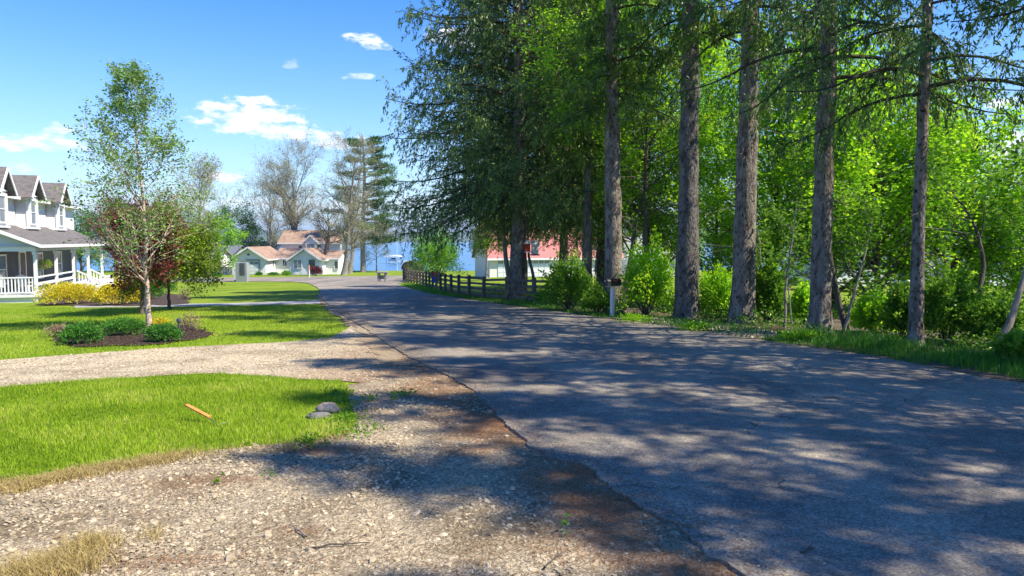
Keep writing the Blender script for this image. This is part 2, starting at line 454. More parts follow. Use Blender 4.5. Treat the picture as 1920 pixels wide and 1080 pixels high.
def asphalt_material():
    m, N, L = new_mat('worn_asphalt')
    out = N.new('ShaderNodeOutputMaterial'); b = N.new('ShaderNodeBsdfPrincipled'); L.new(b.outputs[0], out.inputs[0])
    tc = N.new('ShaderNodeTexCoord')

    def noise_(s, d=4, r=.6):
        n = N.new('ShaderNodeTexNoise'); n.inputs['Scale'].default_value = s; n.inputs['Detail'].default_value = d
        n.inputs['Roughness'].default_value = r; L.new(tc.outputs['Object'], n.inputs[0]); return n.outputs[0]
    vo = N.new('ShaderNodeTexVoronoi'); vo.inputs['Scale'].default_value = 75; L.new(tc.outputs['Object'], vo.inputs[0])
    bw = N.new('ShaderNodeRGBToBW'); L.new(vo.outputs['Color'], bw.inputs[0])
    gr = ramp(N, [(.155, .134, .104), (.214, .186, .146), (.27, .235, .187), (.355, .312, .252)], [.22, .45, .70, .92]); L.new(bw.outputs[0], gr.inputs[0])
    big = ramp(N, [(.72, .72, .74), (1, 1, 1), (1.32, 1.28, 1.22)], [.34, .5, .68]); L.new(noise_(.55, 8, .65), big.inputs[0])
    mid = ramp(N, [(.78, .78, .78), (1.0, 1.0, 1.0), (1.22, 1.2, 1.16)], [.33, .5, .68]); L.new(noise_(6, 5, .7), mid.inputs[0])
    col = gr.outputs[0]
    tm = N.new('ShaderNodeMapping'); tm.inputs['Rotation'].default_value = (0, 0, R(-24)); tm.inputs['Scale'].default_value = (1.15, .07, 1)
    L.new(tc.outputs['Object'], tm.inputs[0])
    tn = N.new('ShaderNodeTexNoise'); tn.inputs['Scale'].default_value = 1.0; tn.inputs['Detail'].default_value = 4; L.new(tm.outputs[0], tn.inputs[0])
    lane = ramp(N, [(.86, .86, .86), (1, 1, 1), (1.2, 1.18, 1.14)], [.36, .5, .62]); L.new(tn.outputs[0], lane.inputs[0])
    for r_ in (big, mid, lane):
        mx = N.new('ShaderNodeMix'); mx.data_type = 'RGBA'; mx.blend_type = 'MULTIPLY'; mx.inputs[0].default_value = 1
        L.new(col, mx.inputs[6]); L.new(r_.outputs[0], mx.inputs[7]); col = mx.outputs[2]
    # fine cracks
    wn = N.new('ShaderNodeTexNoise'); wn.inputs['Scale'].default_value = 2.2; wn.inputs['Detail'].default_value = 6
    L.new(tc.outputs['Object'], wn.inputs[0])
    ws = N.new('ShaderNodeVectorMath'); ws.operation = 'MULTIPLY_ADD'; ws.inputs[1].default_value = (.7, .7, .7)
    L.new(wn.outputs['Color'], ws.inputs[0]); L.new(tc.outputs['Object'], ws.inputs[2])
    vc = N.new('ShaderNodeTexVoronoi'); vc.feature = 'DISTANCE_TO_EDGE'; vc.inputs['Scale'].default_value = .33; L.new(ws.outputs[0], vc.inputs[0])
    cr = N.new('ShaderNodeMapRange'); cr.inputs[1].default_value = .0; cr.inputs[2].default_value = .0065
    cr.inputs[3].default_value = 1; cr.inputs[4].default_value = 0
    L.new(vc.outputs['Distance'], cr.inputs[0])
    gate = N.new('ShaderNodeMapRange'); gate.inputs[1].default_value = .46; gate.inputs[2].default_value = .54; L.new(noise_(.9, 3), gate.inputs[0])
    mg = N.new('ShaderNodeMath'); mg.operation = 'MULTIPLY'; L.new(cr.outputs[0], mg.inputs[0]); L.new(gate.outputs[0], mg.inputs[1])
    m3 = N.new('ShaderNodeMath'); m3.operation = 'MULTIPLY'; m3.inputs[1].default_value = .75; L.new(mg.outputs[0], m3.inputs[0])
    mx = N.new('ShaderNodeMix'); mx.data_type = 'RGBA'
    L.new(m3.outputs[0], mx.inputs[0]); L.new(col, mx.inputs[6]); mx.inputs[7].default_value = (.025, .024, .024, 1)
    L.new(mx.outputs[2], b.inputs['Base Color'])
    b.inputs['Roughness'].default_value = .85; b.inputs['Specular IOR Level'].default_value = .3
    sb = N.new('ShaderNodeMath'); sb.operation = 'SUBTRACT'; L.new(bw.outputs[0], sb.inputs[0]); L.new(mg.outputs[0], sb.inputs[1])
    bp = N.new('ShaderNodeBump'); bp.inputs['Distance'].default_value = .006; bp.inputs['Strength'].default_value = .8
    L.new(sb.outputs[0], bp.inputs['Height']); L.new(bp.outputs[0], b.inputs['Normal'])
    return m


def water_material():
    m, N, L = new_mat('lake_water')
    out = N.new('ShaderNodeOutputMaterial'); b = N.new('ShaderNodeBsdfPrincipled'); L.new(b.outputs[0], out.inputs[0])
    b.inputs['Base Color'].default_value = (.05, .16, .30, 1)
    b.inputs['Roughness'].default_value = .22; b.inputs['IOR'].default_value = 1.33
    tc = N.new('ShaderNodeTexCoord'); mp = N.new('ShaderNodeMapping'); mp.inputs['Scale'].default_value = (.25, 1, 1)
    L.new(tc.outputs['Object'], mp.inputs[0])
    n = N.new('ShaderNodeTexNoise'); n.inputs['Scale'].default_value = 1.6; n.inputs['Detail'].default_value = 8; L.new(mp.outputs[0], n.inputs[0])
    bp = N.new('ShaderNodeBump'); bp.inputs['Distance'].default_value = .25; bp.inputs['Strength'].default_value = .8
    L.new(n.outputs[0], bp.inputs['Height']); L.new(bp.outputs[0], b.inputs['Normal'])
    return m


M['lawn'] = lawn_material()
M['gravel'] = stony_material('crushed_gravel', [(.10, .075, .048), (.25, .20, .13), (.42, .34, .225), (.56, .47, .32)],
                             [(.10, .055, .032), (.25, .135, .07), (.42, .24, .125)], 48)
M['drive'] = stony_material('pea_gravel', [(.29, .23, .15), (.44, .365, .25), (.56, .475, .335), (.65, .565, .41)],
                            [(.14, .07, .035), (.24, .13, .07), (.34, .2, .11)], 42)
M['floor'] = stony_material('needle_floor', [(.06, .045, .03), (.12, .10, .07), (.20, .18, .15)],
                            [(.08, .045, .02), (.16, .09, .04), (.24, .15, .07)], 40)
M['asphalt'] = asphalt_material()
M['water'] = water_material()
M['stone'] = surf('loose_stone', [(.21, .165, .105), (.36, .29, .19), (.49, .41, .28)], 14, .88, .3, 60, vary=.5)


# ------------------------------------------------------------------ mesh builder
class MB:
    def __init__(self):
        self.V = []; self.Fc = {3: [], 4: []}; self.A = []; self.n = 0

    def add(self, v, f, a=None):
        v = np.asarray(v, dtype=np.float64).reshape(-1, 3); f = np.asarray(f, dtype=np.int64)
        self.V.append(v)
        self.Fc[f.shape[1]].append(f + self.n)
        self.A.append(np.full(len(v), .5) if a is None else np.asarray(a, dtype=np.float64).reshape(-1))
        self.n += len(v)
        return self

    def box(self, c, s, rz=0.0, m=None):
        x, y, z = [k / 2 for k in s]
        v = np.array([[-x, -y, -z], [x, -y, -z], [x, y, -z], [-x, y, -z], [-x, -y, z], [x, -y, z], [x, y, z], [-x, y, z]])
        if m is not None:
            v = v @ np.array(m).T
        if rz:
            cc, ss = math.cos(rz), math.sin(rz)
            v = v @ np.array([[cc, -ss, 0], [ss, cc, 0], [0, 0, 1]]).T
        v = v + np.array(c)
        f = [[0, 3, 2, 1], [4, 5, 6, 7], [0, 1, 5, 4], [1, 2, 6, 5], [2, 3, 7, 6], [3, 0, 4, 7]]
        return self.add(v, f)

    def bar(self, a, b, w, h):
        """rectangular bar from a to b"""
        a, b = Vector(a), Vector(b)
        d = (b - a); L_ = d.length; d.normalize()
        up = Vector((0, 0, 1)) if abs(d.z) < .98 else Vector((0, 1, 0))
        s = d.cross(up).normalized(); u = s.cross(d)
        m = Matrix((s, d, u)).transposed()
        return self.box((a + b) / 2, (w, L_, h), m=[list(r) for r in m])

    def prism(self, pts2, y0, y1, axis='y'):
        """extrude polygon (list of (x,z)) along y"""
        n = len(pts2)
        v = [(p[0], y0, p[1]) for p in pts2] + [(p[0], y1, p[1]) for p in pts2]
        if axis == 'x':
            v = [(y0, p[0], p[1]) for p in pts2] + [(y1, p[0], p[1]) for p in pts2]
        c0 = len(v); v.append(np.mean(v[:n], axis=0)); v.append(np.mean(v[n:2 * n], axis=0))
        q = [[i, (i + 1) % n, n + (i + 1) % n, n + i] for i in range(n)]
        self.add(v, q)
        base = self.n - len(v)
        t = [[base + c0, base + (i + 1) % n, base + i] for i in range(n)] + [[base + c0 + 1, base + n + i, base + n + (i + 1) % n] for i in range(n)]
        self.Fc[3].append(np.array(t))
        return self

    def tubes(self, Pn, Rn, sides=6, cap=True, v=None):
        Pn = np.asarray(Pn, float); Rn = np.asarray(Rn, float)
        if Pn.ndim == 2: Pn = Pn[None]; Rn = Rn[None]
        B, N_, _ = Pn.shape
        tan = np.gradient(Pn, axis=1)
        tan /= np.linalg.norm(tan, axis=2, keepdims=True) + 1e-9
        mean = tan.mean(axis=1); ref = np.where(np.abs(mean[:, 2:3]) > .8, np.array([[1., 0, 0]]), np.array([[0., 0, 1]]))
        s = np.cross(tan, ref[:, None, :]); s /= np.linalg.norm(s, axis=2, keepdims=True) + 1e-9
        u = np.cross(s, tan)
        ang = np.arange(sides) / sides * 2 * np.pi
        ring = (np.cos(ang)[None, None, :, None] * s[:, :, None, :] + np.sin(ang)[None, None, :, None] * u[:, :, None, :])
        V = Pn[:, :, None, :] + ring * Rn[:, :, None, None]
        V = V.reshape(-1, 3)
        i = np.arange(N_ - 1)[:, None]; j = np.arange(sides)[None, :]; j2 = (j + 1) % sides
        f = np.stack([i * sides + j, i * sides + j2, (i + 1) * sides + j2, (i + 1) * sides + j], axis=-1).reshape(-1, 4)
        Fq = (np.arange(B)[:, None, None] * (N_ * sides) + f[None]).reshape(-1, 4)
        if v is None: v = np.full(B, .5)
        self.add(V, Fq, np.repeat(v, N_ * sides))
        return self

    def cards(self, C, D, L_, W, rng, fold=.2, v=None, nrm=None):
        """leaf-shaped cards from base C along D"""
        n = len(C)
        if nrm is None:
            q = rng.normal(size=(n, 3))
        else:
            q = nrm + rng.normal(size=(n, 3)) * .35
        S = np.cross(D, q); S /= np.linalg.norm(S, axis=1, keepdims=True) + 1e-9
        U = np.cross(S, D)
        L_ = np.broadcast_to(L_, (n,))[:, None]; W = np.broadcast_to(W, (n,))[:, None]
        mid = C + D * L_ * .45 + U * W * fold
        V = np.stack([C, mid + S * W * .5, C + D * L_, mid - S * W * .5], axis=1).reshape(-1, 3)
        f = np.arange(n)[:, None] * 4 + np.arange(4)[None]
        if v is None: v = rng.random(n)
        return self.add(V, f, np.repeat(v, 4))

    def ntri(self):
        return sum(len(x) for x in self.Fc[3]) + 2 * sum(len(x) for x in self.Fc[4])

    def mesh(self, name, mats, smooth=False):
        me = bpy.data.meshes.new(name)
        V = np.concatenate(self.V); A = np.concatenate(self.A)
        t = np.concatenate(self.Fc[3]) if self.Fc[3] else np.zeros((0, 3), int)
        q = np.concatenate(self.Fc[4]) if self.Fc[4] else np.zeros((0, 4), int)
        me.vertices.add(len(V)); me.vertices.foreach_set('co', V.astype(np.float32).ravel())
        loops = np.concatenate([t.ravel(), q.ravel()]).astype(np.int32)
        me.loops.add(len(loops)); me.loops.foreach_set('vertex_index', loops)
        tot = np.concatenate([np.full(len(t), 3), np.full(len(q), 4)]).astype(np.int32)
        st = np.concatenate([[0], np.cumsum(tot)[:-1]]).astype(np.int32)
        me.polygons.add(len(tot)); me.polygons.foreach_set('loop_start', st)
        try: me.polygons.foreach_set('loop_total', tot)
        except Exception: pass
        at_ = me.attributes.new('v', 'FLOAT', 'POINT'); at_.data.foreach_set('value', A.astype(np.float32))
        me.polygons.foreach_set('use_smooth', np.full(len(tot), bool(smooth)))
        me.update(calc_edges=True)
        for m_ in (mats if isinstance(mats, (list, tuple)) else [mats]): me.materials.append(m_)
        return me

    def build(self, name, mat, parent=None, smooth=False, kind=None, bevel=0):
        o = bpy.data.objects.new(name, self.mesh(name, mat, smooth))
        sc.collection.objects.link(o)
        if parent is not None: o.parent = parent
        if kind: o['kind'] = kind
        if bevel:
            b_ = o.modifiers.new('bevel', 'BEVEL'); b_.width = bevel; b_.segments = 2; b_.limit_method = 'ANGLE'
        return o


def tag(o, label, cat, group=None):
    o['label'] = label; o['category'] = cat
    if group: o['group'] = group
    return o


def thing(name, label, cat, loc, rz=0.0, group=None, scale=1.0):
    o = bpy.data.objects.new(name, None)
    sc.collection.objects.link(o)
    o.empty_display_size = .2
    o.location = loc; o.rotation_euler = (0, 0, rz)
    if scale != 1.0: o.scale = (scale,) * 3
    return tag(o, label, cat, group)


def kids(o):
    return [c for c in ALLK.get(o.name, [])]


def dup(src, loc, rz=0.0, label=None, scale=1.0, group=None):
    r = src.copy(); sc.collection.objects.link(r)
    r.location = loc; r.rotation_euler = (0, 0, rz)
    r.scale = (scale,) * 3 if isinstance(scale, (int, float)) else scale
    if label: r['label'] = label
    if group: r['group'] = group
    for ch in list(src.children):
        c = ch.copy(); sc.collection.objects.link(c); c.parent = r
        for g in ch.children:
            d = g.copy(); sc.collection.objects.link(d); d.parent = c
    return r


# ------------------------------------------------------------------ draped sheets
def densify(poly, jag, seed, rel=.012, mn=.05, nscale=1.6):
    out = []
    n = len(poly)
    for i in range(n):
        a = Vector(poly[i][:2]); b = Vector(poly[(i + 1) % n][:2])
        L_ = (b - a).length; t = 0.0
        while t < L_:
            p = a.lerp(b, t / L_)
            out.append((p.x, p.y))
            t += max(mn, p.length * rel)
    res = []
    for (x, y) in out:
        q = Vector((x * nscale, y * nscale, seed * 7.3))
        n1 = noise.fractal(q, .9, 2.1, 5); n2 = noise.fractal(q + Vector((31, 17, 5)), .9, 2.1, 5)
        res.append((x + n1 * jag, y + n2 * jag))
    return res


def curve(pts, n=6):
    """Catmull-Rom through open list of 2D points"""
    p = [Vector(q[:2]) for q in pts]
    out = []
    for i in range(len(p) - 1):
        p0 = p[max(0, i - 1)]; p1 = p[i]; p2 = p[i + 1]; p3 = p[min(len(p) - 1, i + 2)]
        for k in range(n):
            t = k / n
            out.append(.5 * ((2 * p1) + (-p0 + p2) * t + (2 * p0 - 5 * p1 + 4 * p2 - p3) * t * t + (-p0 + 3 * p1 - 3 * p2 + p3) * t ** 3))
    out.append(p[-1])
    return [(q.x, q.y) for q in out]


def inside(poly, X, Y):
    px = np.array([p[0] for p in poly]); py = np.array([p[1] for p in poly])
    r = np.zeros(X.shape, bool)
    j = len(px) - 1
    for i in range(len(px)):
        c = ((py[i] > Y) != (py[j] > Y)) & (X < (px[j] - px[i]) * (Y - py[i]) / (py[j] - py[i] + 1e-12) + px[i])
        r ^= c; j = i
    return r


def sheet(name, poly, off, mat, step=.6, jag=.05, seed=1, skirt=0.0, litter=None, rel=.012, mn=.05, nscale=1.6, relief=0.0, kind='structure'):
    b = densify(poly, jag, seed, rel, mn, nscale)
    xs = [p[0] for p in b]; ys = [p[1] for p in b]
    gx, gy = np.meshgrid(np.arange(min(xs), max(xs), step), np.arange(min(ys), max(ys), step))
    gx = gx.ravel(); gy = gy.ravel()
    rng = np.random.default_rng(seed)
    gx = gx + rng.uniform(-.2, .2, gx.shape) * step; gy = gy + rng.uniform(-.2, .2, gy.shape) * step
    k = inside(b, gx, gy)
    pts = [Vector(p) for p in b] + [Vector((float(x), float(y))) for x, y in zip(gx[k], gy[k])]
    edges = [(i, (i + 1) % len(b)) for i in range(len(b))]
    vo, eo, fo, ov, _, _ = delaunay_2d_cdt(pts, edges, [], 0, 1e-5)
    # keep the triangles whose centre lies inside the outline
    cx = np.array([sum(vo[i].x for i in f) / len(f) for f in fo]); cy = np.array([sum(vo[i].y for i in f) / len(f) for f in fo])
    keep = inside(b, cx, cy)
    faces = [list(f) for f, kk in zip(fo, keep) if kk]
    onb = set(i for i, o_ in enumerate(ov) if any(q < len(b) for q in o_))
    verts = []
    for i, p in enumerate(vo):
        z = T(p.x, p.y) + off
        if relief and i not in onb:
            z += relief * noise.fractal(Vector((p.x * 1.1, p.y * 1.1, seed)), .8, 2, 4)
        if skirt and i in onb: z -= 0.004
        verts.append((p.x, p.y, z))
    if skirt:
        ring = {}
        cnt = {}
        for f in faces:
            for a_, b_ in zip(f, f[1:] + f[:1]):
                cnt[(min(a_, b_), max(a_, b_))] = cnt.get((min(a_, b_), max(a_, b_)), 0) + 1
        be = [(a_, b_) for f in faces for a_, b_ in zip(f, f[1:] + f[:1]) if cnt[(min(a_, b_), max(a_, b_))] == 1]
        for a_, b_ in be:
            for q in (a_, b_):
                if q not in ring:
                    ring[q] = len(verts); x, y, z = verts[q]; verts.append((x, y, z - skirt))
            faces.append([b_, a_, ring[a_], ring[b_]])
    me = bpy.data.meshes.new(name)
    me.from_pydata(verts, [], faces)
    if litter:
        a_ = me.attributes.new('litter', 'FLOAT', 'POINT')
        a_.data.foreach_set('value', [litter(x, y) for x, y, z in verts])
    me.update()
    # make faces point up
    if len(me.polygons) and sum(p.normal.z for p in list(me.polygons)[:50]) < 0: me.flip_normals()
    me.materials.append(mat)
    for p in me.polygons: p.use_smooth = not skirt
    o = bpy.data.objects.new(name, me); sc.collection.objects.link(o); o['kind'] = kind
    return o


px2 = lambda L_: [tuple(P(x, y)[:2]) for x, y in L_]

# base ground: fine near, coarse far, out to the shore
def ground():
    xs = sorted(set([-900, -500, -300, -200, -140, -100, -80] + list(range(-60, 61, 2)) + [80, 100, 140, 200, 300, 500, 900]))
    xs = sorted(set(xs + [x for x in range(-24, 13)]))
    ys = sorted(set([-900, -400, -200, -100, -50] + list(range(-20, 20, 1)) + list(range(20, 60, 2)) + list(range(60, 122, 3)) + [123, 124, 125, 126, 127, 128, 129, 130, 131, 132, 134, 140, 160, 200]))
    v = [(x, y, T(x, y)) for y in ys for x in xs]
    nx = len(xs)
    f = [(j * nx + i, j * nx + i + 1, (j + 1) * nx + i + 1, (j + 1) * nx + i) for j in range(len(ys) - 1) for i in range(nx - 1)]
    me = bpy.data.meshes.new('ground'); me.from_pydata(v, [], f); me.update(); me.materials.append(M['lawn'])
    for p in me.polygons: p.use_smooth = True
    o = bpy.data.objects.new('ground', me); sc.collection.objects.link(o); o['kind'] = 'structure'


ground()
lk = MB(); lk.add([(-6000, 126, LAKE), (6000, 126, LAKE), (6000, 9000, LAKE), (-6000, 9000, LAKE)], [[0, 1, 2, 3]])
lk.build('lake', M['water'], kind='structure')


def hills(name, y0, depth, hmax, seed, z0):
    rng = np.random.default_rng(seed)
    nx, ny = 220, 14
    xs = np.linspace(-5200, 5200, nx); ys = np.linspace(0, depth, ny)
    v = []
    for j, yy in enumerate(ys):
        t = j / (ny - 1)
        for x in xs:
            h = .55 + .45 * noise.fractal(Vector((x * .0007, seed, t * .6)), .8, 2, 4)
            h = max(.15, h) * hmax * min(1, t * 1.9) ** .7
            h += (noise.fractal(Vector((x * .02, yy * .02, seed)), .7, 2, 5) * 5 + 5) * (1 if j else 0)
            v.append((x, y0 + yy + 60 * noise.noise(Vector((x * .002, 3, seed))), z0 + h if j else LAKE - 1))
    f = [(j * nx + i, j * nx + i + 1, (j + 1) * nx + i + 1, (j + 1) * nx + i) for j in range(ny - 1) for i in range(nx - 1)]
    me = bpy.data.meshes.new(name); me.from_pydata(v, [], f); me.update(); me.materials.append(M['forest'])
    o = bpy.data.objects.new(name, me); sc.collection.objects.link(o); o['kind'] = 'structure'


hills('hills', 2300, 900, 52, 3, LAKE)

# ---- road, drive, shoulder
left_px = [(1100, 880), (1045, 868), (1000, 846), (958, 808), (915, 766), (868, 724), (815, 696), (765, 672), (722, 645), (690, 622), (655, 600), (622, 578), (607, 563), (601, 550), (596, 541), (585, 535)]
road_left = [(5.6, -12), (4.0, -5), (2.6, 0), (1.75, 2.3)] + px2([(1380, 1080), (1250, 985), (1150, 925)]) + px2(left_px)
right_px = [(735, 530), (790, 548), (860, 560), (950, 574), (1050, 587), (1150, 602), (1290, 620), (1400, 637), (1500, 652), (1640, 672), (1780, 700), (1920, 724)]
road_right = px2(right_px) + [(8.6, 5.8), (10.0, 2), (11.6, -3), (15.0, -12)]
rl = curve(road_left, 5); rr_ = curve(road_right, 5)
top = [tuple(P(600, 527)[:2]), tuple(P(700, 525)[:2])]
road_poly = rl + top + rr_
def road_litter(x, y): return 0
sheet('road', road_poly, .045, M['asphalt'], .8, .045, 2, skirt=.06, rel=.005, mn=.025, nscale=5)
sheet('side_street', curve(px2([(-200, 530), (250, 529), (430, 528.5), (520, 528.5), (565, 530), (585, 534)]), 3) + px2([(640, 545), (745, 533), (780, 524), (800, 519)]) +
      curve(px2([(745, 517), (640, 518.5), (520, 520), (400, 521), (250, 521.5), (-200, 522)]), 3), .03, M['asphalt'], 3, .12, 5, rel=.02)

lawn_top = [(0, 728), (120, 718), (300, 706), (400, 701), (480, 706), (560, 712), (640, 716)]
drive_far = [(0, 676), (150, 665), (300, 654), (420, 648), (540, 642), (620, 634), (650, 618)]
drv = [(-30, P(0, 728).y - 2.6)] + px2(lawn_top) + px2([(700, 722), (880, 735), (830, 690), (760, 665), (720, 640), (690, 612), (668, 600)]) + px2(drive_far)[::-1] + [(-30, P(0, 676).y - 2.2)]
sheet('gravel_driveway', drv, .012, M['drive'], .7, .05, 7, rel=.006,
      litter=lambda x, y: .05 + .55 * smooth(-4.4, -2.6, x) )


def road_edge_x(y):
    b = None
    for (x0, y0), (x1, y1) in zip(rl, rl[1:]):
        if (y0 - y) * (y1 - y) <= 0 and y0 != y1:
            b = x0 + (x1 - x0) * (y - y0) / (y1 - y0)
    return b if b is not None else 3


def litter_amount(x, y):
    """how much brown needle litter lies here: a band along the road and drifts in the gravel"""
    d = road_edge_x(y) - x
    band = math.exp(-((d - .25) / .52) ** 2) * .38
    n = noise.fractal(Vector((x * .9, y * .9, 4.0)), .9, 2, 5)
    n2 = noise.fractal(Vector((x * 2.6, y * 2.6, 9.0)), .9, 2, 4)
    drift = max(0, n * .9) * .6
    spots = 0
    for (sx, sy, rx, ry, a) in SPOTS:
        spots = max(spots, a * math.exp(-((x - sx) / rx) ** 2 - ((y - sy) / ry) ** 2))
    return band * (1 + .7 * n2) + drift * .6 + spots + .08


SPOTS = []
for (sx, sy, rx, ry, a) in [(620, 848, .45, .18, .6), (420, 765, .1, .1, .0), (300, 1060, .35, .12, .45), (430, 905, .3, .10, .3), (560, 1000, .25, .1, .35),
                            (940, 800, .4, .5, .3), (760, 735, .5, .5, .35), (700, 640, .6, 2.0, .5), (1130, 950, .3, .25, .25)]:
    q = P(sx, sy); SPOTS.append((q.x, q.y, rx, ry, a))
patch_bottom = [(660, 812), (600, 828), (500, 838), (400, 848), (300, 862), (150, 888), (0, 912)]
shp = [(-14, P(0, 912).y - 1.9)] + px2(patch_bottom)[::-1] + px2([(668, 790), (655, 750), (648, 724), (700, 716), (800, 706)]) + [(p[0] + .35, p[1]) for p in rl[::-1] if p[1] < P(800, 706).y] + [(-14, -12)]
sheet('gravel_shoulder', shp, .018, M['gravel'], .13, .045, 11, litter=litter_amount, relief=.012, rel=.008, mn=.03)
# narrow needle strewn strip along the far left road edge
strip = [(x, y) for x, y in rl if P(760, 690).y < y < P(603, 552).y]
sp = [(x + .3, y) for x, y in strip] + [(x - .22 - .30 * (1 - smooth(11, 18, y)), y) for x, y in strip[::-1]]
sheet('verge_left', sp, .022, M['gravel'], .25, .26, 13, litter=lambda x, y: .34 + .3 * noise.noise(Vector((x, y, 5))), rel=.006, nscale=2.5)
# forest floor and right verge
rv = [(x - .3, y) for x, y in rr_ if y < P(860, 560).y]
fl = rv + [(30, -12), (30, 8), (16, 16), (11, 22), (6, 31), (1.5, 36), (-3.2, 37)]
sheet('woodland_floor', fl, .014, M['floor'], .8, .12, 17, litter=lambda x, y: .3 + .3 * noise.noise(Vector((x * .5, y * .5, 2))), rel=.01)
sheet('path', px2([(140, 578), (300, 576), (430, 574), (600, 570), (606, 563), (560, 565), (430, 569), (300, 571), (140, 572)]), .016, M['concrete'], 1.0, .02, 19)
for i_, (nm, pts) in enumerate([('mulch_bed', [(100, 640), (150, 652), (300, 647), (390, 634), (398, 626), (360, 612), (300, 612), (180, 610), (110, 618)]),
                                ('mulch_bed', [(205, 562), (300, 574), (352, 570), (358, 560), (335, 553), (300, 551), (230, 552)]),
                                ('mulch_bed', [(66, 572), (150, 574), (280, 575), (290, 562), (240, 552), (120, 550)])]):
    sheet(nm, px2(pts), .024 + .003 * i_, M['mulch'], .4, .22, 23 + i_, nscale=2.5)
fc = [(400, 530), (500, 528)]


def scatter(poly, n, rng):
    xs = [p[0] for p in poly]; ys = [p[1] for p in poly]
    X = rng.uniform(min(xs), max(xs), n * 3); Y = rng.uniform(min(ys), max(ys), n * 3)
    k = inside(poly, X, Y)
    return X[k][:n], Y[k][:n]


vT = np.vectorize(T, otypes=[float])
vnoise = np.vectorize(lambda x, y, s: noise.fractal(Vector((x * s, y * s, 1.7)), .9, 2, 4))


def stones(X, Y, size, rng, off=0.0, flat=.55):
    big = size > .0115
    mb = _stones(X[big], Y[big], size[big], rng, off, flat, True)
    m2 = _stones(X[~big], Y[~big], size[~big], rng, off, flat, False)
    for k_ in (3, 4):
        mb.Fc[k_] += [f + mb.n for f in m2.Fc[k_]]
    mb.V += m2.V; mb.A += m2.A; mb.n += m2.n
    return mb


def _stones(X, Y, size, rng, off, flat, ico):
    t = (1 + 5 ** .5) / 2
    iv = np.array([(-1, t, 0), (1, t, 0), (-1, -t, 0), (1, -t, 0), (0, -1, t), (0, 1, t), (0, -1, -t), (0, 1, -t), (t, 0, -1), (t, 0, 1), (-t, 0, -1), (-t, 0, 1)]) / 1.902
    fi = np.array([(0, 11, 5), (0, 5, 1), (0, 1, 7), (0, 7, 10), (0, 10, 11), (1, 5, 9), (5, 11, 4), (11, 10, 2), (10, 7, 6), (7, 1, 8),
                   (3, 9, 4), (3, 4, 2), (3, 2, 6), (3, 6, 8), (3, 8, 9), (4, 9, 5), (2, 4, 11), (6, 2, 10), (8, 6, 7), (9, 8, 1)])
    if not ico:
        iv = np.array([(1, 0, 0), (0, 1, 0), (-1, 0, 0), (0, -1, 0), (0, 0, 1), (0, 0, -1)]) * 1.15
        fi = np.array([(0, 1, 4), (1, 2, 4), (2, 3, 4), (3, 0, 4), (1, 0, 5), (2, 1, 5), (3, 2, 5), (0, 3, 5)])
    K = len(iv)
    n = len(X)
    V = iv[None] * (1 + rng.uniform(-.28, .28, (n, K, 1)))
    V = V * (size[:, None, None] * np.stack([rng.uniform(.7, 1.3, n), rng.uniform(.6, 1.0, n), rng.uniform(.3, .8, n) * flat * 1.6], 1)[:, None, :])
    a = rng.uniform(0, 6.28, n); c, s = np.cos(a), np.sin(a)
    x = V[:, :, 0] * c[:, None] - V[:, :, 1] * s[:, None]; y = V[:, :, 0] * s[:, None] + V[:, :, 1] * c[:, None]
    tilt = rng.normal(0, .25, n)
    z = V[:, :, 2] + x * np.sin(tilt)[:, None]
    Z = vT(X, Y) + off + size * .12
    W = np.stack([x + X[:, None], y + Y[:, None], z + Z[:, None]], -1).reshape(-1, 3)
    Fq = (np.arange(n)[:, None, None] * K + fi[None]).reshape(-1, 3)
    mb = MB(); mb.add(W, Fq, np.repeat(np.clip(rng.normal(.5, .28, n), 0, 1), K))
    return mb


rng = np.random.default_rng(5)
near = [(x, y) for x, y in shp if y > 2.6] + [(2.0, 2.6), (-6, 2.6)]
near = [(-5.5, 2.8), (-5.5, 5.4)] + px2(patch_bottom)[::-1] + px2([(668, 790), (655, 750), (700, 716), (800, 706)]) + [(p[0], p[1]) for p in rl[::-1] if 2.8 < p[1] < P(800, 706).y] + [(1.6, 2.8)]
X, Y = scatter(near, 34000, rng)
size = np.clip(rng.lognormal(math.log(.0085), .45, len(X)), .004, .032) * (1 + .02 * Y)
dcut = np.array([litter_amount(x, y) for x, y in zip(X, Y)])
k = rng.random(len(X)) > (dcut - .12) * 2.0
stones(X[k], Y[k], size[k], rng, .016).build('gravel', M['stone'], kind='stuff')
X, Y = scatter([(-9, P(0, 726).y - .6)] + px2(lawn_top) + px2([(820, 716), (720, 650)]) + px2(drive_far)[::-1] + [(-9, P(0, 678).y - .8)], 14000, rng)
stones(X, Y, np.clip(rng.lognormal(math.log(.013), .3, len(X)), .006, .03), rng, .010).build('driveway_gravel', M['stone'], kind='stuff')
# pale gravel heap on the right verge between the trees
X, Y = scatter(px2([(1160, 603), (1230, 596), (1330, 606), (1420, 612), (1490, 640), (1400, 636), (1290, 618)]), 3500, rng)
stones(X, Y, np.clip(rng.lognormal(math.log(.022), .3, len(X)), .01, .05), rng, .012).build('verge_gravel', M['stone'], kind='stuff')

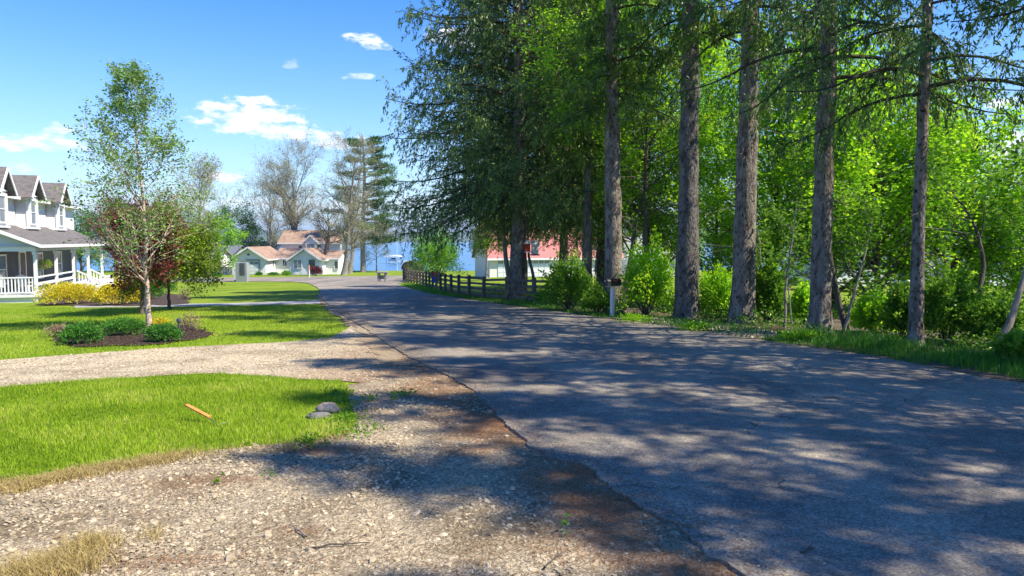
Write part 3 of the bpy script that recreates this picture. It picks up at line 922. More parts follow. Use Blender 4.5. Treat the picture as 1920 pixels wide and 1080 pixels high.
# dead needles near the camera
X, Y = scatter([(-4.5, 2.8), (-4.5, 5.2)] + px2([(600, 828), (668, 790), (655, 700), (800, 660)]) + [(p[0] + .12, p[1]) for p in rl[::-1] if 2.8 < p[1] < P(760, 680).y], 90000, rng)
am = np.array([litter_amount(x, y) for x, y in zip(X, Y)])
k = rng.random(len(X)) < np.clip((am - .12) * 1.7, .015, 1)
X, Y = X[k], Y[k]
a = rng.uniform(0, 6.28, len(X))
mb = MB()
mb.cards(np.stack([X, Y, vT(X, Y) + .022 + rng.uniform(0, .012, len(X))], 1), np.stack([np.cos(a), np.sin(a), rng.normal(0, .15, len(X))], 1), rng.uniform(.02, .05, len(X)), .0035, rng, 0, nrm=np.array([[0, 0, 1.]]))
mb.build('needle_litter', M['needle_dead'], kind='stuff')


# grit and needles strewn over the edges of the asphalt
ex = []
for side, pts in ((1, rl), (-1, rr_)):
    for (x0, y0), (x1, y1) in zip(pts, pts[1:]):
        if max(y0, y1) < 2.5 or min(y0, y1) > 26: continue
        L_ = math.hypot(x1 - x0, y1 - y0)
        for q in range(int(L_ * (420 if side > 0 else 260))):
            t = rng.random(); o_ = abs(rng.normal(0, .22)) + .01
            ex.append((x0 + (x1 - x0) * t + side * o_, y0 + (y1 - y0) * t, side))
ex = np.array(ex)
k = rng.random(len(ex)) < .35
stones(ex[k, 0], ex[k, 1], np.clip(rng.lognormal(math.log(.0055), .4, k.sum()), .003, .014), rng, .046).build('road_grit', M['stone'], kind='stuff')
q = ex[~k]; a = rng.uniform(0, 6.28, len(q))
mb = MB()
mb.cards(np.stack([q[:, 0], q[:, 1], vT(q[:, 0], q[:, 1]) + .049], 1), np.stack([np.cos(a), np.sin(a), np.zeros(len(q))], 1), rng.uniform(.02, .05, len(q)), .004, rng, 0, nrm=np.array([[0, 0, 1.]]))
# fallen cone scales and leaf scraps over the whole near carriageway
X, Y = scatter([(x + .3, y) for x, y in rl if 2.5 < y < 22] + [(x - .2, y) for x, y in rr_ if 5 < y < 22], 1800, rng)
a = rng.uniform(0, 6.28, len(X))
mb.cards(np.stack([X, Y, vT(X, Y) + .049], 1), np.stack([np.cos(a), np.sin(a), np.zeros(len(X))], 1), rng.uniform(.008, .03, len(X)), .007, rng, 0, nrm=np.array([[0, 0, 1.]]))
mb.build('road_debris', M['needle_dead'], kind='stuff')

# ------------------------------------------------------------------ grass
def blades(X, Y, h, w, rng, lean=.35, off=0.0, v=None, one=False):
    n = len(X)
    a = rng.uniform(0, 6.28, n); s = rng.uniform(0, 6.28, n)
    B0 = np.stack([X, Y, vT(X, Y) + off], 1)
    sd = np.stack([np.cos(a), np.sin(a), np.zeros(n)], 1) * (w / 2)[:, None]
    ld = np.stack([np.cos(s), np.sin(s), np.zeros(n)], 1)
    l1 = rng.uniform(.1, 1, n) * lean
    mid = B0 + ld * (h * l1 * .3)[:, None] + np.array([0, 0, 1.]) * (h * .55)[:, None]
    tip = B0 + ld * (h * l1)[:, None] + np.array([0, 0, 1.]) * (h * .95)[:, None]
    if one:
        mb = MB(); mb.add(np.stack([B0 - sd, B0 + sd, tip], 1).reshape(-1, 3), np.arange(n * 3).reshape(-1, 3), np.repeat(rng.random(n) if v is None else v, 3)); return mb
    V = np.stack([B0 - sd, B0 + sd, mid + sd * .8, tip, mid - sd * .8], 1).reshape(-1, 3)
    i = np.arange(n)[:, None] * 5
    mb = MB()
    vv = np.repeat(rng.random(n) if v is None else v, 5)
    mb.add(V, (i + np.array([[0, 1, 2, 4]])), vv)
    mb.Fc[3].append(i + np.array([[4, 2, 3]]))
    return mb


lawn_patch = [(-8, P(0, 728).y - .9)] + px2(lawn_top) + px2([(655, 730), (664, 760), (672, 800)]) + px2(patch_bottom) + [(-8, P(0, 912).y - 1.1)]
lawn_patch = densify(lawn_patch, .11, 3, .008, .04, 4)
X, Y = scatter(lawn_patch, 125000, rng)
# thin out around the rocks
rk = P(605, 775)
dens = 1 - np.exp(-((X - rk.x) / .38) ** 2 - ((Y - rk.y) / .42) ** 2) * 1.15
k = rng.random(len(X)) < dens
X, Y = X[k], Y[k]
nv = vnoise(X, Y, .9)
blades(X, Y, np.clip(rng.normal(.05, .014, len(X)) * (1 + .5 * nv), .02, .1), rng.uniform(.004, .008, len(X)), rng, .6, v=np.clip(rng.normal(.40, .22, len(X)) + nv * .45, 0, 1)).build('lawn_grass', M['grass_blade'], kind='stuff')
# straw fringe along the near edge of the patch
pb = curve(px2(patch_bottom) + [(-5.5, 5.0)], 8)
bx, by, bw = [], [], []
for i in range(26000):
    j = rng.integers(0, len(pb) - 1); t = rng.random()
    x = pb[j][0] * (1 - t) + pb[j + 1][0] * t; y = pb[j][1] * (1 - t) + pb[j + 1][1] * t
    k_ = smooth(-1.9, -3.4, x) if False else 1 - smooth(-3.6, -1.8, x)
    if rng.random() > .12 + .88 * k_: continue
    o_ = rng.normal(-.10, .12)
    if noise.noise(Vector((x * 2.5, y * 2.5, 0))) < -.12 and rng.random() < .8: continue
    bx.append(x); by.append(y + o_)
bx, by = np.array(bx), np.array(by)
blades(bx, by, rng.uniform(.02, .055, len(bx)), rng.uniform(.003, .006, len(bx)), rng, 1.4, .015).build('straw_fringe', M['dry_blade'], kind='stuff')
# dead grass tufts at the bottom left
tx, ty = [], []
for (qx, qy, r_, n_) in [(110, 1070, .2, 1500), (170, 1030, .12, 700), (60, 1085, .2, 1000), (290, 1010, .1, 80)]:
    c = P(qx, qy)
    tx.append(rng.normal(c.x, r_ * .6, n_)); ty.append(rng.normal(c.y, r_ * .5, n_))
tx = np.concatenate(tx); ty = np.concatenate(ty)
blades(tx, ty, rng.uniform(.03, .10, len(tx)), rng.uniform(.0025, .005, len(tx)), rng, 1.5, .015).build('dry_grass', M['dry_blade'], kind='stuff')
# lawn beyond the drive
far_lawn = [(-17, P(0, 676).y - 1.2)] + px2(drive_far) + px2([(640, 608), (620, 588), (606, 572), (300, 576), (0, 580)]) + [(-30, 27)]
X, Y = scatter(densify(far_lawn, .08, 4, .01), 150000, rng)
m1 = np.array([p for p in px2([(100, 640), (150, 652), (300, 647), (390, 634), (398, 626), (360, 612), (300, 612), (180, 610), (110, 618)])])
k = ~inside([tuple(p) for p in m1], X, Y)
X, Y = X[k], Y[k]
nv = vnoise(X, Y, .5)
blades(X, Y, np.clip(rng.normal(.045, .012, len(X)), .02, .08), rng.uniform(.009, .016, len(X)), rng, .8, v=np.clip(rng.normal(.45, .2, len(X)) + nv * .35, 0, 1), one=True).build('lawn_grass', M['grass_blade'], kind='stuff')
# right verge long grass
vg = [(x + .05, y) for x, y in rr_ if 4 < y < 15]
vgp = vg + [(x + 1.7, y + .6) for x, y in vg[::-1]]
X, Y = scatter(vgp, 16000, rng)
nv = vnoise(X, Y, .8)
edge = np.array([min(math.hypot(x - q[0], y - q[1]) for q in vg) for x, y in zip(X, Y)])
hh = np.clip((.06 + .10 * np.clip(edge, 0, 1)) * rng.uniform(.6, 1.5, len(X)) * (1 + nv), .04, .4)
k = edge > .22 + .5 * np.clip(nv, -.3, .6)
blades(X[k], Y[k], hh[k], rng.uniform(.008, .014, k.sum()), rng, .7, .01, v=np.clip(rng.normal(.4, .25, k.sum()), 0, 1)).build('verge_grass', M['tall_grass'], kind='stuff')
vg2 = [(x + .1, y) for x, y in rr_ if 15 <= y < 52]
vgp = vg2 + [(x + 1.6, y + 1.0) for x, y in vg2[::-1]]
X, Y = scatter(vgp, 30000, rng)
nv = vnoise(X, Y, .6)
k = (nv > -.15) | (Y > 24)
blades(X[k], Y[k], rng.uniform(.05, .16, k.sum()), rng.uniform(.012, .022, k.sum()), rng, .8, .01).build('verge_grass', M['tall_grass'], kind='stuff')
# undergrowth on the woodland floor
und = [(9.6, 8.5), (7.9, 12), (6.6, 15.6), (5.4, 19), (4.4, 22), (1.8, 27), (-1.5, 33), (1, 36), (8, 27), (12, 20), (17, 13), (16, 8)]
X, Y = scatter(und, 42000, rng)
nv = vnoise(X, Y, .5)
k = nv > -.1; X, Y, nv = X[k], Y[k], nv[k]
mb = MB()
D = rng.normal(size=(len(X), 3)); D[:, 2] = np.abs(D[:, 2]) * .5; D /= np.linalg.norm(D, axis=1, keepdims=True)
mb.cards(np.stack([X, Y, vT(X, Y) + rng.random(len(X)) ** 1.5 * (.22 + .8 * np.clip(nv, 0, 1))], 1), D, rng.uniform(.05, .11, len(X)), rng.uniform(.03, .06, len(X)), rng)
mb.build('undergrowth', M['maple_dark'], kind='stuff')
# weeds in the gravel
mb = MB()
for (qx, qy, r_, n_) in [(650, 795, .13, 260), (630, 745, .12, 220), (690, 755, .08, 70), (745, 750, .1, 60), (580, 838, .12, 160), (665, 820, .15, 150), (1055, 1005, .02, 8),
                         (405, 912, .03, 14), (500, 905, .04, 10), (760, 745, .12, 80), (1060, 990, .02, 6), (700, 810, .1, 40)]:
    c = P(qx, qy)
    n_ = int(n_)
    C = np.stack([rng.normal(c.x, r_ * .7, n_), rng.normal(c.y, r_ * .7, n_), c.z + .02 + rng.random(n_) * .07], 1)
    D = rng.normal(size=(n_, 3)); D[:, 2] = np.abs(D[:, 2]); D /= np.linalg.norm(D, axis=1, keepdims=True)
    mb.cards(C, D, rng.uniform(.02, .05, n_), rng.uniform(.012, .022, n_), rng)
mb.build('weeds', M['maple_dark'], kind='stuff')


# ------------------------------------------------------------------ tree growing
def grow(Pp, Rp, n, t0, t1, ang, length, N_, rng, up=.1, jit=.15, rr=.6, taper=.25, rmin=.004, angj=.2, azi=None):
    """children of every parent polyline; length(t, parent_len) -> length"""
    B, K, _ = Pp.shape
    seg = np.linalg.norm(np.diff(Pp, axis=1), axis=2).sum(1)
    idx = np.repeat(np.arange(B), n)
    t = (np.tile(np.arange(n), B) + rng.random(B * n)) / n * (t1 - t0) + t0
    f = t * (K - 1); i0 = np.clip(f.astype(int), 0, K - 2); fr = (f - i0)[:, None]
    p0 = Pp[idx, i0]; p1 = Pp[idx, i0 + 1]
    pos = p0 * (1 - fr) + p1 * fr
    tan = p1 - p0; tan /= np.linalg.norm(tan, axis=1, keepdims=True) + 1e-9
    r0 = Rp[idx, i0] * (1 - fr[:, 0]) + Rp[idx, i0 + 1] * fr[:, 0]
    if azi is None: q = rng.normal(size=(B * n, 3))
    else:
        a = np.arange(B * n) * 2.39996 + azi + rng.normal(0, .25, B * n); q = np.stack([np.cos(a), np.sin(a), np.zeros(B * n)], 1)
    q = q - (q * tan).sum(1, keepdims=True) * tan; q /= np.linalg.norm(q, axis=1, keepdims=True) + 1e-9
    an = ang + rng.normal(0, angj, B * n)
    d = np.cos(an)[:, None] * tan + np.sin(an)[:, None] * q
    L_ = length(t, seg[idx]) * rng.uniform(.7, 1.25, B * n)
    pts = [pos]; st = (L_ / (N_ - 1))[:, None]
    for k in range(N_ - 1):
        d = d + rng.normal(0, jit, d.shape) + np.array([0, 0, up]); d /= np.linalg.norm(d, axis=1, keepdims=True)
        pts.append(pts[-1] + d * st)
    PP = np.stack(pts, 1)
    ra = np.maximum(rmin, np.minimum(r0 * rr, r0))
    RR = ra[:, None] * np.linspace(1, taper, N_)[None]
    return PP, np.maximum(RR, rmin * .7)


def poly_trunk(pts, r0, r1, n=12, rng=None, flare=0.0, wob=.02):
    p = [Vector(q) for q in pts]
    c = []
    for i in range(len(p) - 1):
        a = p[max(0, i - 1)]; b = p[i]; c_ = p[i + 1]; d = p[min(len(p) - 1, i + 2)]
        for k in range(n):
            t = k / n
            c.append(.5 * ((2 * b) + (-a + c_) * t + (2 * a - 5 * b + 4 * c_ - d) * t * t + (-a + 3 * b - 3 * c_ + d) * t ** 3))
    c.append(p[-1])
    A = np.array([[q.x, q.y, q.z] for q in c])
    if rng is not None: A[1:] += np.cumsum(rng.normal(0, wob, (len(A) - 1, 3)) * np.array([1, 1, 0]), 0) * .5
    t = np.linspace(0, 1, len(A))
    r = r0 + (r1 - r0) * t
    z = A[:, 2] - A[0, 2]
    r = r * (1 + flare * np.exp(-z / .35))
    return A[None], r[None]


def leaves_on(mb, PP, per, L_, W, rng, spread=.05, t0=.2, dirk=.6, droop=0.0, v=None, vf=None):
    B, K, _ = PP.shape
    idx = np.repeat(np.arange(B), per); n = len(idx)
    f = rng.uniform(t0, 1, n) * (K - 1); i0 = np.clip(f.astype(int), 0, K - 2); fr = (f - i0)[:, None]
    p = PP[idx, i0] * (1 - fr) + PP[idx, i0 + 1] * fr + rng.normal(0, spread, (n, 3))
    tan = PP[idx, i0 + 1] - PP[idx, i0]; tan /= np.linalg.norm(tan, axis=1, keepdims=True) + 1e-9
    D = (tan * dirk + rng.normal(0, .6, (n, 3))) * np.array([1, 1, .5]) + np.array([0, 0, -droop]); D /= np.linalg.norm(D, axis=1, keepdims=True)
    l = L_ * rng.uniform(.6, 1.3, n)
    vv = np.clip(np.repeat(rng.normal(.45, .2, B), per) + rng.normal(0, .18, n), 0, 1) if v is None else v
    if vf is not None: vv = np.clip(vf(p, vv), 0, 1)
    nr = np.tile(np.array([[0, 0, 1.]]), (n, 1)) + rng.normal(0, .5, (n, 3))
    mb.cards(p, D, l, l * W, rng, .15, vv, nr)


def deciduous(name, label, cat, loc, H, Rc, hb, seed, leafm, barkm, r0=.12, n1=14, n2=8, n3=6, per=8, leaf=.09, lw=.75, shape='round', ang1=R(50),
              lean=(0, 0), up=.10, group=None, trunk_pts=None, spread=.07, rz=0, twig_r=.004, vf=None, n0=None, jit=.16, thin_low=0, tsides=10):
    rng = np.random.default_rng(seed)
    root = thing(name, label, cat, loc, rz, group)
    pts = trunk_pts or [(0, 0, -.15), (lean[0] * .3, lean[1] * .3, H * .4), (lean[0], lean[1], H * .94)]
    TP, TR = poly_trunk(pts, r0, r0 * .15, 8, rng, .45, .025)
    mb = MB(); mb.tubes(TP, TR, tsides)
    base = hb / H
    if shape == 'round': fn = lambda t, s: Rc * (.55 + .75 * np.sin(np.clip((t - base) / (1 - base), 0, 1) * math.pi * .85 + .25))
    elif shape == 'cone': fn = lambda t, s: Rc * (1.12 - .95 * np.clip((t - base) / (1 - base), 0, 1))
    elif shape == 'birch': fn = lambda t, s: Rc * (1.32 - .42 * np.clip((t - base) / (1 - base), 0, 1) - .72 * np.clip((t - base) / (1 - base), 0, 1) ** 2.2)
    else: fn = lambda t, s: Rc * (1.2 - .3 * t)
    P1, R1 = grow(TP, TR, n1, base, .97, ang1, fn, 7, rng, up, jit, .55, .22, .008, azi=seed)
    if thin_low:
        tz = P1[:, 0, 2] / H
        k_ = rng.random(len(tz)) < np.where(tz < thin_low, .62, 1); P1, R1 = P1[k_], R1[k_] * .75
    P2, R2 = grow(P1, R1, n2, .2, 1, R(42), lambda t, s: s * .48 * (1.25 - t * .6), 5, rng, up * .6, jit, .55, .3, .005)
    P3, R3 = grow(P2, R2, n3, .15, 1, R(42), lambda t, s: s * .5, 4, rng, 0.02, jit * 1.1, .6, .4, twig_r)
    mb.tubes(P1, R1, 6); mb.tubes(P2, R2, 4); mb.tubes(P3, R3, 3)
    mb.build('trunk', barkm, root, smooth=True)
    if per:
        lm = MB()
        leaves_on(lm, P3, per, leaf, lw, rng, spread, vf=vf)
        leaves_on(lm, P2, max(1, per // 2), leaf, lw, rng, spread, t0=.5, vf=vf)
        lm.build('crown', leafm, root)
    return root


def spruce(name, label, loc, H, hb, Lmax, r0, seed, nb=120, dens=1.0, leafm=None, group='tall spruces lining the road', zc=12.0, sparse_low=0, droop=.16, lean=0.0, pk=19, cl=.16, cw=.046):
    rng = np.random.default_rng(seed)
    root = thing(name, label, 'tree', loc, rng.uniform(0, 6.28), group)
    TP, TR = poly_trunk([(0, 0, -.2), (rng.normal(0, .05), rng.normal(0, .05), H * .5), (lean, 0, H)], r0, .03, 20, rng, .55, .012)
    mb = MB(); mb.tubes(TP, TR, 18)
    # bark relief on the stem itself
    V = mb.V[0]
    for i in range(len(V)):
        p = V[i]
        rr = noise.fractal(Vector((p[0] * 7, p[1] * 7, p[2] * 1.6 + seed)), .8, 2, 4) * .045 * r0 / .3
        c = TP[0][i // 18]; d = p - c; d /= (np.linalg.norm(d) + 1e-6)
        V[i] = p + d * rr
    # live branches
    zz = hb + (H - hb) * ((np.arange(nb) + rng.random(nb)) / nb) ** 1.15
    az = np.arange(nb) * 2.39996 + rng.normal(0, .4, nb)
    f = (zz - hb) / (H - hb)
    L_ = Lmax * np.clip(1.02 - f, .05, 1) ** .75 * rng.uniform(.7, 1.15, nb)
    if sparse_low:
        L_ = L_ * np.where(zz < hb + sparse_low, rng.uniform(.25, .75, nb), 1)
    N_ = 9
    el = R(12) + f * R(25) + rng.normal(0, .1, nb)
    pos = np.stack([np.zeros(nb), np.zeros(nb), zz], 1)
    d = np.stack([np.cos(az) * np.cos(el), np.sin(az) * np.cos(el), np.sin(el)], 1)
    pts = [pos]
    for k in range(N_ - 1):
        bend = -droop * (1 - .35 * f) if k < 5 else .13
        d = d + np.stack([rng.normal(0, .05, nb), rng.normal(0, .05, nb), np.zeros(nb) + bend], 1); d /= np.linalg.norm(d, axis=1, keepdims=True)
        pts.append(pts[-1] + d * (L_ / (N_ - 1))[:, None])
    BP = np.stack(pts, 1)
    BR = np.clip(.014 * L_, .012, .06)[:, None] * np.linspace(1, .2, N_)[None]
    tw = MB(); tw.tubes(BP, BR, 5)
    # dead stubs on the bare stem
    ns = int(hb * 5)
    zs = rng.uniform(1.5, hb + 2, ns)
    az = rng.uniform(0, 6.28, ns); ls = rng.uniform(.15, 1.3, ns) ** 1.5
    d = np.stack([np.cos(az), np.sin(az), rng.normal(-.1, .25, ns)], 1)
    sp_ = np.stack([np.stack([np.zeros(ns), np.zeros(ns), zs], 1) + d * (ls * t)[:, None] + np.array([0, 0, -.15]) * (t * t) for t in (0, .4, 1)], 1)
    mb.tubes(sp_, np.full((ns, 1), .012) * np.array([[1, .7, .3]]), 4)
    leafmb = MB()

    def fol(sel, twn, cl, cw, per):
        if not sel.any(): return
        bp, br, ll = BP[sel], BR[sel], L_[sel]
        # side sprays in the plane of the branch, hanging a little
        n = twn
        TPn, TRn = grow(bp, br, n, .14, 1, R(58), lambda t, s: np.clip(s * .36 * (1.1 - t * .6), .40, 1.4), 4, rng, -.30, .08, .35, .3, .004)
        tw.tubes(TPn[::2], TRn[::2], 3)
        v = np.clip(np.repeat(rng.normal(.42, .2, len(TPn)), per) + rng.normal(0, .15, len(TPn) * per), 0, 1)
        B, K, _ = TPn.shape
        idx = np.repeat(np.arange(B), per); m = len(idx)
        ff = rng.uniform(.0, 1, m) * (K - 1); i0 = np.clip(ff.astype(int), 0, K - 2); fr = (ff - i0)[:, None]
        p = TPn[idx, i0] * (1 - fr) + TPn[idx, i0 + 1] * fr + rng.normal(0, .03, (m, 3))
        tan = TPn[idx, i0 + 1] - TPn[idx, i0]; tan /= np.linalg.norm(tan, axis=1, keepdims=True) + 1e-9
        D = tan * .7 + rng.normal(0, .45, (m, 3)) + np.array([0, 0, -.55]); D /= np.linalg.norm(D, axis=1, keepdims=True)
        leafmb.cards(p, D, cl * rng.uniform(.5, 1.3, m), cw * rng.uniform(.7, 1.3, m), rng, .1, v)
    low = zz < zc
    fol(low, int(26 * dens), cl, cw, pk)
    fol(~low, int(16 * dens), .26, .07, 9)
    mb.build('trunk', M['bark'], root, smooth=True)
    tw.build('twigs', M['spruce_twig'], root)
    leafmb.build('crown', leafm or M['spruce'], root)
    return root


def bush(name, label, cat, loc, rx, ry, h, seed, leafm, n=5000, leaf=.05, lw=.6, group=None, lump=.18, twigs=14, flatb=.75, core=True, rz=0):
    """rounded shrub: stems plus leaves in a shell that lumps in and out"""
    rng = np.random.default_rng(seed)
    root = thing(name, label, cat, loc, rz, group)
    mb = MB()
    a = rng.uniform(0, 6.28, twigs); e = rng.uniform(.3, 1.4, twigs)
    end = np.stack([np.cos(a) * np.cos(e) * rx * .85, np.sin(a) * np.cos(e) * ry * .85, np.sin(e) * h * .85], 1)
    st = end * .05; st[:, 2] = -.05
    Pn = np.stack([st, end * .35 + rng.normal(0, .04, (twigs, 3)), end * .7, end], 1)
    Pn[:, 1:, 2] = np.maximum(Pn[:, 1:, 2], .02)
    mb.tubes(Pn, np.full((twigs, 1), max(.006, h * .014)) * np.array([[1, .8, .5, .25]]), 4)
    mb.build('stem', M['bark_dark'], root, smooth=True)
    D = rng.normal(size=(n, 3)); D /= np.linalg.norm(D, axis=1, keepdims=True); D[:, 2] = np.where(D[:, 2] < -.25, -D[:, 2], D[:, 2])
    r = rng.random(n) ** (.38 if lump > .1 else .16)
    nz = np.array([noise.fractal(Vector((d[0] * 2.2 + seed, d[1] * 2.2, d[2] * 2.2)), .8, 2, 4) for d in D])
    rad = r * (1 + lump * 2.2 * nz)
    C = D * rad[:, None] * np.array([rx, ry, h * (1 - .32)]) + np.array([0, 0, h * .32])
    C[:, 2] = np.maximum(C[:, 2], .01)
    dd = D + rng.normal(0, .7, (n, 3)) + np.array([0, 0, .25]); dd /= np.linalg.norm(dd, axis=1, keepdims=True)
    lm = MB(); vv = np.clip(.5 + nz * .5 + rng.normal(0, .2, n), 0, 1)
    l = leaf * rng.uniform(.6, 1.35, n)
    lm.cards(C, dd, l, l * lw, rng, .2, vv)
    lm.build('foliage', leafm, root)
    return root

# ================================================================== OBJECTS
# ------------------------------------------------------------------ left house
def left_house():
    C = Vector((-25.35, 38.0, 0)); C.z = -1.98
    rz = R(18.7)
    h = thing('porch_house', 'cream two-storey house with white wraparound porch and gabled upstairs bays', 'house', C, rz)
    # local: +x towards the road (porch front), +y away along the facade; z=0 at the ground
    FL = .72                    # porch floor
    w = MB(); w.box((-6.6, 9.1, 2.2), (8.8, 18.4, 4.4)); w.build('foundation_wall', M['charcoal'], h)
    up = MB(); up.box((-6.62, 9.1, 5.25), (8.76, 18.36, 1.7)); up.build('wall', M['siding_cream'], h)
    # porch deck, skirt and beam
    d = MB(); d.box((-1.1, 8.0, FL - .06), (2.55, 16.3, .12)); d.build('porch_floor', M['white_old'], h)
    d = MB(); d.box((.02, 8.0, .30), (.05, 16.1, .62)); d.box((-1.1, .0, .30), (2.3, .05, .62)); d.box((-1.1, -.03, .56), (2.36, .03, .14))
    d.build('porch_skirt', M['white_old'], h)
    b = MB(); b.box((0.0, 8.0, 3.14), (.16, 16.3, .22)); b.box((-1.2, 0.02, 3.14), (2.3, .16, .22)); b.build('porch_beam', M['white'], h)
    c = MB(); c.box((-1.15, 8.0, 3.29), (2.3, 16.2, .04)); c.build('porch_ceiling', M['white_old'], h)
    r = MB(); r.prism([(.42, 3.26), (.42, 3.36), (-2.35, 4.52), (-2.35, 4.40)], -.45, 16.6)
    r.build('porch_roof', M['roof_grey'], h)
    f = MB(); f.box((.44, 8.07, 3.30), (.035, 17.1, .17))
    f.bar((.44, -.47, 3.29), (-2.35, -.47, 4.46), .04, .17)
    f.build('porch_fascia', M['white'], h)
    for i, y in enumerate((.0, 3.9, 7.8, 11.7, 15.9)):
        p = MB(); p.box((0, y, (FL + 3.03) / 2), (.15, .15, 3.03 - FL)); p.box((0, y, FL + .1), (.21, .21, .2)); p.box((0, y, 2.93), (.22, .22, .14))
        p.box((0, y, .3), (.18, .18, .7)) if i == 0 else None
        p.build('porch_post', M['white'], h, bevel=.01)
    # railings: end rail facing the camera with balusters, front rails of two boards
    t = MB(); t.box((-1.2, .0, FL + .92), (2.25, .09, .07)); t.box((-1.2, .0, FL + .12), (2.25, .07, .06)); t.build('railing', M['white'], h)
    bm_ = MB(); bm_.box((0, 0, 0), (.055, .045, .74)); bme = bm_.mesh('baluster', M['white'])
    for k in range(14):
        o = bpy.data.objects.new('baluster', bme); sc.collection.objects.link(o); o.parent = h; o.location = (-.16 - k * .158, 0, FL + .52)
    for (y0, y1) in ((.1, 3.8), (4.0, 7.7)):
        t = MB(); t.box((0, (y0 + y1) / 2, FL + .92), (.09, y1 - y0, .08)); t.box((0, (y0 + y1) / 2, FL + .55), (.05, y1 - y0, .16)); t.build('railing', M['white'], h)
    e = MB(); e.prism([(-.02, 3.24), (-2.25, 3.24), (-2.25, 4.36), (.25, 3.34)], .02, .06); e.build('porch_gable_panel', M['siding_cream'], h)
    # front steps with railing on the far half
    s = MB()
    for k in range(4): s.box((.3 + .28 * k, 9.7, (FL - .02 - .17 * k) / 2), (.28, 3.2, FL - .02 - .17 * k))
    s.build('steps', M['white_old'], h)
    for y in (8.1, 11.3):
        t = MB(); t.bar((.1, y, FL + .95), (1.5, y, .95), .08, .08); t.box((1.5, y, .5), (.12, .12, 1.05)); t.build('stair_rail', M['white'], h)
        for k in range(7):
            o = bpy.data.objects.new('baluster', bme); sc.collection.objects.link(o); o.parent = h; o.location = (.22 + k * .18, y, FL + .47 - k * .09)
    # lattice wing at the far end
    s = MB(); s.box((.7, 13.6, 1.05), (.04, 3.4, .06)); s.box((.7, 13.6, .15), (.04, 3.4, .06))
    s.build('lattice_frame', M['white'], h)
    lt = MB(); lt.box((0, 0, 0), (.02, .035, 1.2), m=[list(q) for q in Matrix.Rotation(R(40), 3, 'X')]); l1 = lt.mesh('lattice_strip', M['white'])
    lt = MB(); lt.box((0, 0, 0), (.02, .035, 1.2), m=[list(q) for q in Matrix.Rotation(R(-40), 3, 'X')]); l2 = lt.mesh('lattice_strip', M['white'])
    for k in range(11):
        for me, dx in ((l1, 0), (l2, .022)):
            o = bpy.data.objects.new('lattice_strip', me); sc.collection.objects.link(o); o.parent = h; o.location = (.7 + dx, 12.1 + k * .3, .6)
    # ground floor openings in the porch front wall and end
    def win(x, y, z, wd, ht, face, mat='glass'):
        g = MB(); fr = MB()
        tk = .09
        if face == 'x':
            fr.box((x + .02, y - wd / 2 - tk / 2, z), (.07, tk, ht + 2 * tk)); fr.box((x + .02, y + wd / 2 + tk / 2, z), (.07, tk, ht + 2 * tk))
            fr.box((x + .02, y, z + ht / 2 + tk / 2), (.07, wd, tk)); fr.box((x + .03, y, z - ht / 2 - tk / 2), (.10, wd + .06, tk)); fr.box((x + .015, y, z), (.05, wd, .045))
            g.box((x, y, z), (.02, wd, ht))
        else:
            fr.box((x - wd / 2 - tk / 2, y - .02, z), (tk, .07, ht + 2 * tk)); fr.box((x + wd / 2 + tk / 2, y - .02, z), (tk, .07, ht + 2 * tk))
            fr.box((x, y - .02, z + ht / 2 + tk / 2), (wd, .07, tk)); fr.box((x, y - .03, z - ht / 2 - tk / 2), (wd + .06, .10, tk)); fr.box((x, y - .015, z), (wd, .05, .045))
            g.box((x, y, z), (wd, .02, ht))
        a = fr.build('window', M['white'], h); g.build('pane', M[mat], a)
    win(-2.18, 2.2, 2.0, 1.1, 1.5, 'x'); win(-2.18, 9.0, 2.0, 1.1, 1.5, 'x'); win(-2.18, 13.4, 2.0, 1.2, 1.5, 'x')
    win(-3.6, -.115, 2.0, 1.0, 1.6, 'y'); win(-6.5, -.115, 2.0, 1.0, 1.6, 'y')
    dr = MB(); dr.box((-2.17, 5.6, 1.78), (.06, .95, 2.1)); dd = dr.build('door', M['door_brown'], h)
    k = MB(); k.box((-2.12, 5.25, 1.7), (.06, .05, .12)); k.build('handle', M['black'], dd)
    k = MB(); k.box((-2.17, 5.05, 1.8), (.1, .12, 2.2)); k.box((-2.17, 6.15, 1.8), (.1, .12, 2.2)); k.box((-2.17, 5.6, 2.93), (.1, 1.22, .12)); k.build('door_frame', M['white'], h)
    # upstairs bays with gables
    for i, (y0, y1) in enumerate(((-.2, 1.5), (5.0, 6.9), (11.1, 13.0))):
        ym = (y0 + y1) / 2; x0 = -2.22
        b = MB(); b.box((x0 + .30, ym, 5.2), (.6, y1 - y0, 1.9)); b.prism([(ym - .95, 6.15), (ym + .95, 6.15), (ym, 7.25)], x0 - 3.0, x0 + .595, axis='x'); b.build('bay_wall', M['siding_cream'], h)
        hw = (y1 - y0) / 2 + .42
        for s_ in (-1, 1):
            r = MB(); a_ = Vector((0, ym + s_ * hw, 6.02)); t_ = Vector((0, ym, 7.38)); n_ = Vector((0, (t_ - a_).z, -(t_ - a_).y)).normalized() * (.10 * (-1 if s_ > 0 else 1) * -1)
            r.add([(x0 - 3.6, a_.y, a_.z), (x0 + .98, a_.y, a_.z), (x0 + .98, t_.y, t_.z), (x0 - 3.6, t_.y, t_.z),
                   (x0 - 3.6, a_.y, a_.z + .12), (x0 + .98, a_.y, a_.z + .12), (x0 + .98, t_.y, t_.z + .12), (x0 - 3.6, t_.y, t_.z + .12)],
                  [[0, 1, 2, 3], [4, 7, 6, 5], [0, 4, 5, 1], [1, 5, 6, 2], [2, 6, 7, 3], [3, 7, 4, 0]])
            r.build('gable_roof', M['roof_grey'], h)
